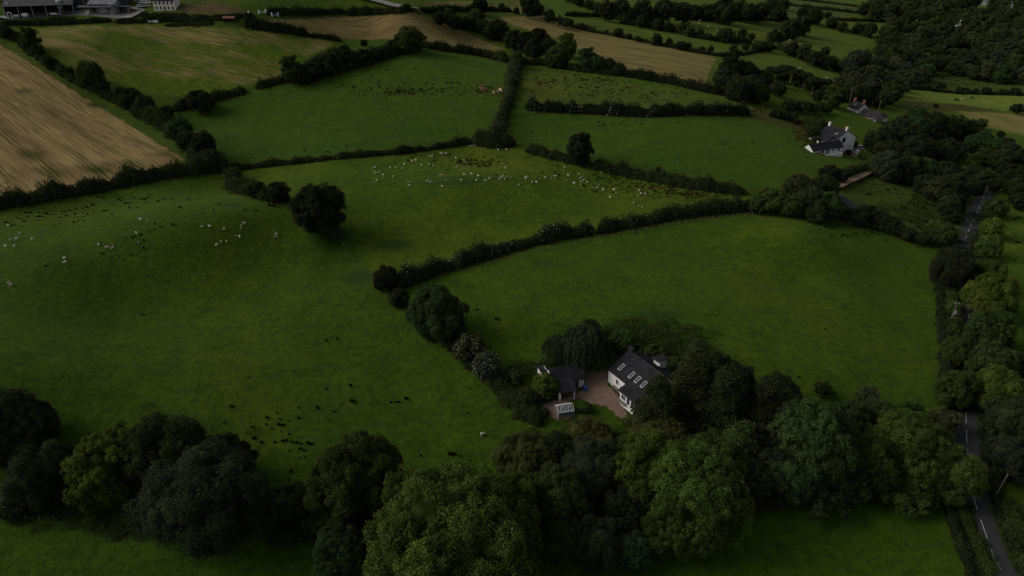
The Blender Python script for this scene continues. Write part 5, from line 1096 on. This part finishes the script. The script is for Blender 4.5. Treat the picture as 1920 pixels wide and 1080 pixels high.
r3, L3 = barn(205, 15, 238, 13, 14, 5.0, 7.4, 'grey shed with four roof lights behind the pale block shed', 'board', 'sheet', False, ((.2, .5), (.4, .5), (.6, .5), (.8, .5)))
r4, L4 = barn(142, 17, 205, 13, 12, 5.2, 7.6, 'dark sheeted shed joining the long barn to the grey shed', 'board', 'sheet', False, ())
ga, _ = at(217, 24.5); tk = tag(empty('slurry_tank', ga, .2), 'grey upright block tank at the right end of the pale shed', 'tank')
MB().tube([(0, 0, -1), (0, 0, 4.2)], [2.6, 2.6], 28).build('drum', M['concrete'], tk); MB().tube([(0, 0, 4.2), (0, 0, 4.35), (0, 0, 4.8)], [2.75, 2.7, .3], 28).build('cover', M['sheet'], tk)
ga, _ = at(232, 24.5); r5 = tag(empty('trailer_shed', ga, .15), 'open fronted concrete bay beside the pale farm lane', 'bay'); MB().box(-3, 3, 3, 3.3, -1, 3.4).box(-3.3, -3.002, -2, 3.3, -1, 3.4).box(3.002, 3.3, -2, 3.3, -1, 3.4).build('wall', M['concrete'], r5); MB().box(-3.5, 3.5, -2.2, 3.5, 3.402, 3.6).build('roof', M['sheet'], r5)
sa, _ = at(116.5, 25); si = tag(empty('silo', sa), 'pale metal feed silo standing in front of the long dark barn', 'silo')
MB().tube([(0, 0, 2.2), (0, 0, 3.0), (0, 0, 6.6)], [.5, 1.5, 1.5], 24).build('hopper', M['galv'], si, smooth=False); MB().tube([(0, 0, 6.602), (0, 0, 6.7), (0, 0, 7.5)], [1.62, 1.55, .2], 24).build('cone_roof', M['galv'], si)
for k in range(4): a = math.pi/4+k*math.pi/2; MB().tube([(1.25*math.cos(a), 1.25*math.sin(a), -.5), (1.25*math.cos(a), 1.25*math.sin(a), 3.0)], .08, 6).build('leg', M['galv'], si)
# farmhouse with five bays
fa, _ = at(290, 20.3); fb, _ = at(329.5, 19.2); fa.z = fb.z = (fa.z+fb.z)/2
fh = axis_root('georgian_farmhouse', fa, fb, 'cream two storey farmhouse with ten windows at the top edge right of the barns', 'house'); Lf2 = (fb-fa).length; k = Lf2/13.0
gable_walls(fh, Lf2, 7.5*k, 5.6*k, 8.6*k, mat='cream', base=-2); rh = gable_roof(fh, Lf2, 7.5*k, 5.6*k, 8.6*k, oh=.2, ov=.1)
for i in range(5):
    x = Lf2*(.12+.19*i); window(fh, x, 0, 4.3*k, .95*k, 1.5*k, 0, -1, 1, 'dark')
    if i != 2: window(fh, x, 0, 1.5*k, .95*k, 1.5*k, 0, -1, 1, 'dark')
door(fh, Lf2*.5, 0, 1.1*k, 2.3*k, 0, -1); chimney(rh, .6, 3.75*k, 7.5*k, 10.2*k, .9, 1.2, 'brick', 2); chimney(rh, Lf2-.6, 3.75*k, 7.5*k, 10.2*k, .9, 1.2, 'brick', 2)
ea, _ = at(249, 3.5); eb, _ = at(282, 3.2); ea.z = eb.z = (ea.z+eb.z)/2; rs = axis_root('red_roofed_shed', ea, eb, 'low shed with rusty red roof behind the farm lane', 'shed'); Lr = (eb-ea).length
gable_walls(rs, Lr, 7, 2.6, 4.4, mat='stone'); gable_roof(rs, Lr, 7, 2.6, 4.4, mat='rust'); door(rs, Lr*.4, 0, 2.4, 2.2, 0, -1, 'board')
ea, _ = at(4, 6); rz_ = tag(empty('small_red_shed', ea, .1), 'small red brown shed at the top left corner behind the long barn', 'shed'); MB().prism([(0, -1), (6, -1), (6, 3), (3, 4.4), (0, 3)], -4, 4).build('wall', M['rust'], rz_); MB().prism([(-.3, 2.9), (3, 4.45), (3, 4.6), (-.3, 3.05)], -4.2, 4.2).prism([(6.3, 2.9), (6.3, 3.05), (3.001, 4.6), (3.001, 4.45)], -4.2, 4.2).build('roof', M['rust'], rz_)
for x, y, lb in [(268, 4.5, 'farthest'), (276, 5, 'second farthest')]: P, _ = at(x, y+2); car(P, .3, 'carwhite', lb+' pale car parked below the red roofed shed on the farm')
for x, y, lb, mt in [(264, 13, 'pale car on the yard left of the cream farmhouse, lower left one', 'carwhite'), (275, 12, 'silver car on the yard close to the gable of the cream farmhouse', 'cargrey')]: P, _ = at(x, y+1); car(P, .5, mt, lb)
def tank(px, py, L, r, label, mat='paint'):
    P, _ = at(px, py); o = tag(empty('liquid_tank', P, .1), label, 'tank'); MB().tube([(-L/2, 0, r+.25), (-L/2+.25, 0, r+.25), (L/2-.25, 0, r+.25), (L/2, 0, r+.25)], [r*.5, r, r, r*.5], 18).build('barrel', M[mat], o)
    for s in (-L*.3, L*.3): MB().box(s-.12, s+.12, -r*.7, r*.7, -.2, .4).build('cradle', M['concrete'], o)
tank(48.5, 33.5, 3.2, 1.1, 'white tank at the left end of the farmyard'); tank(32, 34.5, 3.0, .9, 'grey tank left of the white one in the farmyard', 'galv')
P, _ = at(20.5, 36); gf = tag(empty("doorway", P), "upright white doorway standing at the left end of the farmyard", "doorway"); MB().box(-1.1, -.8, -.1, .1, -.2, 3.6).box(.8, 1.1, -.1, .1, -.2, 3.6).box(-.798, .798, -.1, .1, 3.3, 3.6).build("door_surround", M["paint"], gf)
MB().box(-1.5, 2.6, -.5, .5, -.2, .25).build('slab', M['concrete'], gf)
def trailer(px, py, label, mat='paint', rz=0.0, s=1.0):
    P, _ = at(px, py); o = tag(empty('trailer', P, rz, s), label, 'trailer'); MB().box(-2.6, 2.6, -1.1, 1.1, .75, .95).build('bed', M[mat], o); MB().box(-2.6, -2.5, -1.1, 1.1, .952, 1.8).box(-2.498, 1.2, 1.0, 1.1, .952, 1.5).box(-2.498, 1.2, -1.1, -1.0, .952, 1.5).build('sides', M[mat], o); MB().tube([(2.6, 0, .8), (4.0, 0, .55)], .07, 6).build('drawbar', M['galv'], o)
    for s_ in (-1.0, 1.0): MB().tube([(-.6, s_-.12, .4), (-.6, s_+.12, .4)], .42, 14).build('wheel', M['tyre'], o)
trailer(105, 29.5, 'white flat trailer parked on the concrete in front of the long barn', rz=.05, s=.95); trailer(4, 36, 'white trailer cut by the left edge of the farmyard', rz=.4)
P, _ = at(166, 26.5); b_l = tag(empty('bale', P), 'round white wrapped bale by the pale shed wall', 'bale'); MB().tube([(-.6, 0, .62), (-.55, 0, .62), (.55, 0, .62), (.6, 0, .62)], [.5, .65, .65, .5], 18).build('wrap', M['paint'], b_l)
# white trough, gate, shelter
def trough(px, py, L, label, mat='paint'):
    P, _ = at(px, py); o = tag(empty('water_trough', P, .02), label, 'trough'); MB().box(-L/2, L/2, -.6, -.5, 0, 1.2).box(-L/2, L/2, .5, .6, 0, 1.2).box(-L/2, -L/2+.1, -.498, .498, 0, 1.2).box(L/2-.1, L/2, -.498, .498, 0, 1.2).box(-L/2+.11, L/2-.11, -.49, .49, .05, .15).build('tub', M[mat], o)
    for s_ in (-L*.35, L*.35): MB().box(s_-.15, s_+.15, -.5, .5, -.4, -.003).build('foot', M['concrete'], o)
trough(287.5, 42, 5.6, 'long white trough at the top of the striped field')
P, _ = at(430, 42.5); hs_ = tag(empty('field_shelter', P, .0), 'small rusty roofed field shelter by the hedge above the striped field', 'shed')
MB().box(-3, 3, 2.6, 2.75, -.5, 2.0).box(-3, -2.85, 0, 2.598, -.5, 2.0).box(2.85, 3, 0, 2.598, -.5, 2.0).build('wall', M['board'], hs_); n=10
MB().poly([(-3.2, -.5+1.6*(1-math.cos(math.pi*i/n)), 2.0+1.2*math.sin(math.pi*i/n)) for i in range(n+1)]+[(3.2, -.5+1.6*(1-math.cos(math.pi*i/n)), 2.0+1.2*math.sin(math.pi*i/n)) for i in range(n+1)], [(i, i+1, n+2+i, n+1+i) for i in range(n)]+[tuple(range(n+1)), tuple(range(n+1, 2*n+2))]).build('roof', M['rust'], hs_)
def gate(px0, py0, px1, py1, label):
    a, _ = at(px0, py0); b, _ = at(px1, py1); o = axis_root('field_gate', a, b, label, 'gate'); L = (b-a).length
    for x in (-.25, L+.25): MB().box(x-.3, x+.3, -.3, .3, -.4, 1.7).prism([(-.35, 1.702), (.35, 1.702), (0, 2.0)], x-.35, x+.35).build('pier', M['paint'], o)
    g = MB()
    for z in (.25, .5, .75, 1.0, 1.3): g.box(.08, L-.08, -.03, .03, z-.04, z+.04)
    for x in (.1, L/2, L-.1): g.box(x-.04, x+.04, -.045, -.031, .2, 1.35)
    g.build('bars', M['paint'], o)
gate(487, 25.5, 498, 25, 'white barred gate between white piers on the top lane, nearer the farmhouse'); gate(511, 31, 521, 31, 'white gate opening into the tan field'); 
P, _ = at(467, 29); gp = tag(empty('gate_pier', P), 'lone white pier left of the white gate at the top', 'pier'); MB().box(-.35, .35, -.35, .35, -.3, 2.0).build('shaft', M['paint'], gp); MB().prism([(-.4, 2.002), (.4, 2.002), (0, 2.3)], -.4, .4).build('cap', M['paint'], gp)
# distant white houses and the one in the wood
def farhouse(px, py, L, W, he, hr, rz, label, wall='render', roof='oldslate', name='distant_house'):
    P, _ = at(px, py); r = tag(empty(name, P, rz), label, 'house'); gable_walls(r, L, W, he, hr, -L/2, -W/2, wall, -4); ro = gable_roof(r, L, W, he, hr, -L/2, -W/2, roof)
    for x in (-L*.3, 0, L*.3): window(r, x, -W/2, he*.6, 1.3, 1.5, 0, -1, 1)
    window(r, L/2, 0, he*.6, 1.4, 1.6, 1, 0, 1); chimney(ro, -L/2+.6, 0, hr-.6, hr+1.2, .9, .7, wall, 1); return r
farhouse(1826, 8, 16, 9, 6, 8, -.25, 'distant white house in the top right wood, left one', roof='lightsheet'); farhouse(1840, 9, 18, 9, 6, 8, -.1, 'distant long white building beside the left white house in the top right wood', roof='lightsheet')
farhouse(1888, 15, 14, 8, 5.5, 8, -.5, 'distant white house farther right near the top right corner'); farhouse(1900, 18, 14, 8, 5.5, 8, .3, 'distant white house, lower one near the top right corner'); farhouse(1912, 14, 12, 8, 5.5, 8, -.2, 'distant pale house closest to the top right corner', wall='cream')
farhouse(1795, 58, 5, 5, 6, 9, 1.2, 'tall narrow white gable showing through the trees of the top right wood', name='gabled_house')
farhouse(1578, 0, 0.1+10, 8, 4, 6, 0, 'small pale farm building at the top edge above the hazy fields')if False else None

# ------------------------------------------------------------------ poles, wires, fences
def pole(px, py, h, label, transformer=False, arm=True, lean=(0, 0), top=None):
    P, t = at(px, py); o = tag(empty('utility_pole', P), label, 'utility pole')
    MB().tube([(0, 0, -.5), (lean[0]*.5, lean[1]*.5, h*.5), (lean[0], lean[1], h)], [.17, .15, .12], 10).build('pole', M['pole'], o)
    if arm:
        MB().box(lean[0]-.75, lean[0]+.75, lean[1]-.06, lean[1]+.06, h-.45, h-.33).build('crossarm', M['wood'], o)
        for s_ in (-.65, 0, .65): MB().tube([(lean[0]+s_, lean[1], h-.32), (lean[0]+s_, lean[1], h-.05)], [.05, .07], 8).build('insulator', M['paint'], o)
    if transformer:
        tr = MB().box(.14, .85, -.32, .32, h*.52, h*.52+1.0).build('transformer', M['galv'], o)
        for s_ in (-.18, .18): MB().tube([(.5, s_, h*.52+1.0), (.5, s_, h*.52+1.3)], [.06, .04], 8).build('bushing', M['brick'], tr)
    return P+Vector((lean[0], lean[1], h-.05))
def wire(a, b, sag, label, n=20):
    P = [a.lerp(b, i/n)-Vector((0, 0, sag*4*(i/n)*(1-i/n))) for i in range(n+1)]; P0 = P[0]; o = MB().tube([p-P0 for p in P], .028, 5).build('power_line', M['pole']); o.location = P0; tag(o, label, 'power line')
t1 = pole(1779, 612, 8.2, 'pale utility pole carrying a grey transformer beside the roadside hedge', True)
t2 = pole(1849, 632, 8.0, 'utility pole between the trees right of the shaded road')
for i, s_ in enumerate((-.65, .65)): wire(t1+Vector((s_, 0, 0)), t2+Vector((s_, 0, 0)), .5, ('upper' if i else 'lower')+' power line crossing the road from the transformer pole')
e_, _ = at(1990, 700); wire(t2, e_+Vector((0, 0, 8)), 1.0, 'power line running right over the field from the pole between the roadside trees')
pole(1784, 768, 7.5, 'leaning utility pole in front of the roadside tree left of the road', arm=False, lean=(.9, 0)); pole(1862, 938, 7.0, 'leaning pale pole on the verge right of the road at the bottom', arm=False, lean=(1.0, .4))
pole(1567, 196, 10, 'utility pole behind the bushes left of the cottages'); pole(1590.5, 202, 11, 'pale utility pole just behind the cottage chimneys'); pole(1643, 223, 10, 'bare pole at the lower end of the long stone barn', arm=False)
pole(498, 24, 9, 'thin dark pole beside the white gate at the top', arm=False)
for x, y in ((162, 24), (132, 23)): pole(x, y, 7, 'thin pole in the farmyard ' + ('left of the pale shed' if x > 140 else 'in front of the long dark barn'), arm=False)
def fence(path, label, h=1.15, gap=2.6, nmax=95):
    P = [at(a, b)[0] for a, b in densify(path, 20, False)]; C = np.array([(p.x, p.y) for p in P]); s = np.concatenate([[0], np.cumsum(np.linalg.norm(np.diff(C, axis=0), axis=1))]); gap = max(gap, s[-1]/nmax)
    r = tag(empty('wire_fence', P[0]), label, 'fence'); k = np.arange(0, s[-1], gap); XY = np.stack([np.interp(k, s, C[:, 0]), np.interp(k, s, C[:, 1])], 1); Z = H(XY[:, 0], XY[:, 1]); O = P[0]
    pm = MB().box(-.075, .075, -.075, .075, -.3, h).prism([(-.075, h+.001), (.075, h+.001), (0, h+.06)], -.075, .075).mesh('post', M['wood'])
    for (x, y), z in zip(XY, Z): o = link('post', pm, r); o.location = (x-O.x, y-O.y, z-O.z); o.rotation_euler = (random.uniform(-.05, .05), random.uniform(-.05, .05), random.uniform(0, .4))
    wm = MB()
    for zz in (.45, .75, 1.05): wm.tube([(x-O.x, y-O.y, z-O.z+zz) for (x, y), z in zip(XY, Z)], .006, 4)
    wm.build('wire', M['wood'], r)
fence(pp('858,512 930,492 1000,474 1060,462 1110,450'), 'post and wire fence below the tall middle hedge, left of the gap'); fence(pp('1122,448 1180,437 1260,422 1330,411 1400,404 1432,401'), 'post and wire fence below the tall middle hedge, right of the gap')
fence(pp('0,972 40,976 80,976 125,972'), 'post and wire fence under the trees at the lower left edge'); fence(pp('1160,1026 1200,1030 1240,1031 1262,1030'), 'post and wire fence under the broad trees at the bottom'); fence(pp('510,385 525,381 545,378 562,376'), 'short fence on the crest left of the lone oak')
fence(pp('1282,1024 1310,1022 1330,1016'), 'short post fence at the corner of the bottom right field'); fence(pp('643,460 655,478 668,496'), 'few leaning posts on the slope below the lone oak', gap=3.5)
fence(pp('395,18 430,19 470,23'), 'post fence with young trees above the brown bank', h=1.6, gap=5)
# ditch and ground litter near the bottom field

# ------------------------------------------------------------------ animals
def skinned(name, verts, edges, radii, mat, sub=2):
    me = bpy.data.meshes.new(name); me.from_pydata(verts, edges, []); o = bpy.data.objects.new(name, me); COL.objects.link(o)
    m = o.modifiers.new('s', 'SKIN'); m.use_smooth_shade = True
    for v, r in zip(me.skin_vertices[0].data, radii): v.radius = r if hasattr(r, '__len__') else (r, r)
    me.skin_vertices[0].data[0].use_root = True
    s = o.modifiers.new('u', 'SUBSURF'); s.levels = s.render_levels = sub
    dg = bpy.context.evaluated_depsgraph_get(); out_ = bpy.data.meshes.new_from_object(o.evaluated_get(dg)); bpy.data.objects.remove(o); out_.name = name; out_.materials.clear(); out_.materials.append(mat); return out_
def beast(name, L, hb, rb, leg, headlow, mat, hr_=.09, rl=.035, lying=False):
    x = L/2; z = hb; V = [(-.05*L, 0, z)]; R = [(rb, rb*1.05)]; E = []
    def add(p, r, par): V.append(p); R.append(r if hasattr(r, '__len__') else (r, r)); E.append((par, len(V)-1)); return len(V)-1
    a = add((-.30*L, 0, z+.01), (rb*.95, rb*.98), 0); rump = add((-.46*L, 0, z-.02), (rb*.62, rb*.62), a); add((-.52*L, 0, z-.15*L), rl*.7, rump)
    s = add((.22*L, 0, z-.01), (rb*.86, rb*.92), 0); n1 = add((.38*L, 0, z+(.02 if headlow else .13)*L*1.2), (rb*.5, rb*.55), s)
    hx, hz = (.56*L, z-.30*L) if headlow else (.52*L, z+.30*L)
    h = add((hx, 0, hz), (hr_, hr_), n1); add((hx+.12*L, 0, hz-(.12 if headlow else .05)*L), (hr_*.6, hr_*.6), h)
    for sx, par in ((-.30*L, a), (.24*L, s)):
        for sy in (-1, 1):
            if lying:
                k = add((sx, sy*rb*.8, z-rb*.7), rl*1.5, par); add((sx+.18*L, sy*rb*.95, rl), rl, k); continue
            k = add((sx, sy*rb*.55, z-rb*.9), rl*1.7, par); k2 = add((sx+(-.03*L if sx < 0 else .01*L), sy*rb*.55, leg*.5), rl, k); add((sx, sy*rb*.55, 0.01), rl*.85, k2)
    for sy in (-1, 1): add((hx-.02*L, sy*hr_*1.5, hz+hr_*.5), hr_*.28, h)
    return skinned(name, V, E, R, mat)
SH = {'ewe': [beast('sheep', 1.05, .62, .26, .42, hl, M['fleece']) for hl in (True, False)] + [beast('sheep', 1.05, .32, .27, .2, False, M['fleece'], lying=True)],
      'lamb': [beast('lamb', .72, .42, .15, .32, hl, M['fleece'], .065, .025) for hl in (True, False)],
      'black': [beast('black_sheep', 1.05, .62, .26, .42, True, M['blackfleece'])]}
def animal(kind, px, py, label, group=None, cat=None, rz=None, s=.86):
    P, t = at(px, py); me = random.choice(SH[kind]); o = link({'ewe': 'sheep', 'black': 'sheep', 'lamb': 'lamb'}.get(kind, 'cow'), me); o.location = P; o.rotation_euler.z = random.uniform(0, 6.28) if rz is None else rz
    k = s*random.uniform(.92, 1.1); o.scale = (k, k, k); tag(o, label, cat or ('lamb' if kind == 'lamb' else 'sheep'), group)
FL = [(378,328,0),(376,390,0),(392,397,1),(430,385,0),(472,410,0),(585,438,0),(676,446,1),(362,503,0),(398,478,0),(757,497,1),(765,532,0),(800,486,1),(550,340,0),(612,330,0),(685,340,0),(707,292,0),(795,264,0),(838,246,0),(903,300,0),(988,296,0),(1037,318,0),(988,202,0),(1022,207,0),(1115,174,0),(1135,178,0),(1181,178,0),(1288,226,0),(1381,244,1),(1384,265,1),(1297,321,0),(1435,90,1),(1472,88,0),(1507,88,1),(1744,83,0),(1764,135,0),(1856,128,0),(1805,282,1),(1844,340,0),(1380,414,0),(1402,414,1),(1466,405,0),(1541,428,0),(1348,470,0),(1523,475,0),(1620,484,0),(1664,460,0),(1776,462,1),(1798,450,0),(1818,430,0),(1838,462,0),(1857,432,1),(1110,412,1),(1133,412,1),(1183,470,1),(969,490,0),(1003,497,0),(1037,498,1),(1134,547,0),(1903,445,1)]
FL2 = [(220,362,0),(235,345,1),(278,402,0),(315,400,0),(157,422,0),(345,360,1),(395,354,0),(448,362,1),(477,363,1),(475,341,1),(492,343,0),(568,262,1),(559,294,1),(602,337,0),(585,380,1),(655,405,0),(699,322,1),(714,362,0),(730,346,1),(740,378,0),(715,393,1),(773,397,0),(714,419,1),(817,441,1),(862,450,0),(877,420,1),(908,467,1),(921,467,0),(897,307,1),(1012,469,0),(1034,492,1),(979,535,0),(1240,470,0),(1255,502,0),(1231,518,1),(1290,499,1),(1302,500,1),(1190,587,0),(1233,611,1),(1265,623,1)]
for x, y, l in FL:
    X, Y = 640+x/6, 260+y/6
    zone = 'upper edge of the central pasture near the thin hedge' if Y < 307 else ('dark patch of the central pasture' if 770 < X < 880 and 326 < Y < 350 else ('left half of the central pasture' if X < 800 else 'middle of the central pasture'))
    animal('lamb' if l else 'ewe', X, Y, ('small white lamb' if l else 'white ewe')+' in the '+zone, 'flock of the central pasture, '+('lambs, ' if l else 'ewes, ')+zone.split(' of')[0])
for x, y, l in FL2:
    X, Y = 940+x/4.8, 260+y/4.8; zone = 'right end of the central pasture, below the reddish rushes' if X > 1120 else 'right of centre in the central pasture'
    animal('lamb' if l else 'ewe', X, Y, ('small white lamb ' if l else 'white ewe ')+zone, 'flock of the central pasture, '+('lambs' if l else 'ewes')+(' at the right end' if X > 1120 else ' right of centre'))
animal('ewe', 641, 364, 'white ewe half hidden by the right side of the lone dark oak', rz=0)
for X, Y, t_ in [(925, 328, 'left'), (931, 330, 'right')]: animal('black', X, Y, 'black sheep in the central pasture, '+t_+' one of the two')
LH = [(90,306,0,'ewe beside the rush clumps near the left edge, highest sheep there'),(212,390,1,'lamb alone above the sheep near the left edge'),(112,457,1,'lamb left of the middle sheep near the left edge'),(178,456,0,'ewe in the middle of the group near the left edge'),(350,455,0,'round ewe seen from behind, right of the left edge group'),(62,527,0,'ewe closest to the left edge beside a dark clump'),(159,530,0,'ewe lowest in the group near the left edge'),(1048,507,0,'ewe below a rush clump, left of the fat ewe with two lambs'),(1138,543,0,'fat ewe left of two lambs on the crest'),(1190,548,1,'lamb lower one right of the fat ewe'),(1200,530,1,'lamb upper one right of the fat ewe'),(1447,390,0,'ewe grazing among the rush clumps on the crest line'),(1490,245,0,'ewe above the crest line with a lamb to its right'),(1565,247,1,'lamb right of the ewe above the crest line'),(1468,483,1,'tiny lamb alone below the crest rush clumps'),(683,648,0,'pinkish ewe above another sheep, alone on the left slope'),(690,700,0,'ewe just below the pinkish one on the left slope'),(95,909,1,'lamb above a sheep low at the left edge'),(117,940,0,'ewe lowest at the left edge under its lamb')]
for x, y, l, lb in LH: animal('lamb' if l else 'ewe', x/5.647, 370+y/5.647, 'white '+lb, s=.95)
RH = [(315,300,1,'lamb at the left end of the sheep on the slope under the crest'),(392,300,0,'long bodied ewe second from the left on the slope under the crest'),(535,326,0,'ewe with raised head in the middle of the slope under the crest'),(705,288,1,'lamb just below left of the standing ewe under the crest'),(737,272,0,'ewe standing highest on the slope under the crest, head up'),(705,314,1,'lamb lower of two beneath the standing ewe under the crest'),(652,390,1,'lamb sitting left of a lying ewe on the slope'),(693,406,0,'ewe lying right of a lamb on the slope'),(507,448,1,'left lamb of a pair above a brownish ewe'),(560,450,1,'right lamb of a pair above a brownish ewe'),(461,489,0,'brownish ewe lowest on the slope below two lambs'),(1058,380,0,'ewe behind two lambs left of the lone oak'),(1042,404,1,'left lamb in front of the ewe left of the lone oak'),(1070,400,1,'right lamb in front of the ewe left of the lone oak')]
for x, y, l, lb in RH: animal('lamb' if l else 'ewe', 320+x/5.333, 370+y/5.333, 'white '+lb, s=.95)
animal('ewe', 905, 817, 'lone white sheep in the grass above the bottom tree group', rz=.4, s=1.0)
for x, y, t_ in [(1866, 443, 'left'), (1877, 444, 'right')]: animal('ewe', x, y, 'white sheep in the field right of the road, '+t_+' of the pair')
for x, y in [(1320, 37), (1328, 50), (1345, 58), (1368, 42), (1375, 60), (1310, 45), (1312, 40)]: animal('ewe', x, y, 'tiny white sheep in the far pasture under the wide tree belt', 'sheep of the far pasture under the belt', s=1.5)
for x, y in [(1480, 77), (1496, 76), (1499, 130), (1550, 148), (1562, 154), (1705, 46), (1719, 39)]: animal('ewe', x, y, 'tiny white sheep in the small upper right fields', 'sheep of the small upper right fields', s=1.5)
SH['brown'] = [beast('cow', 2.2, 1.05, .42, .7, True, M['redhide'], .15, .07), beast('cow', 2.2, .5, .42, .3, False, M['redhide'], .15, .07, True)]
SH['cream'] = [beast('cow', 2.1, 1.05, .42, .7, True, M['creamhide'], .15, .07), beast('cow', 2.2, .5, .42, .3, False, M['creamhide'], .15, .07, True)]
SH['dark'] = [beast('cow', 2.3, 1.1, .44, .75, True, M['blackhide'], .15, .07)]
for k, x, y, lb in [('cream', 904.5, 168, 'cream cow, left one by the upright hedge on the green hill'), ('brown', 905, 166, 'red brown cow touching the left cream cow on the green hill'), ('brown', 909, 170, 'red brown cow between the cream cows on the green hill'), ('cream', 926.5, 177, 'cream cow lowest of the cattle by the upright hedge'), ('cream', 934.5, 173, 'cream cow right one by the upright hedge on the green hill'), ('cream', 938.5, 172.5, 'pale cow closest to the upright hedge on the green hill'), ('brown', 940, 169, 'red brown cow closest to the upright hedge on the green hill'),
                    ('dark', 1792.5, 190, 'black cow lower left in the pale right meadow'), ('dark', 1822, 186, 'black cow right one in the pale right meadow'), ('cream', 1803, 188, 'cream cow between the black cows in the pale right meadow'), ('dark', 1791, 175, 'black cow at the upper edge of the pale right meadow'), ('brown', 1394.5, 194, 'orange brown cow under the grove near the long dark hedge')]:
    animal(k, x, y, lb, cat='cow', s=1.15)
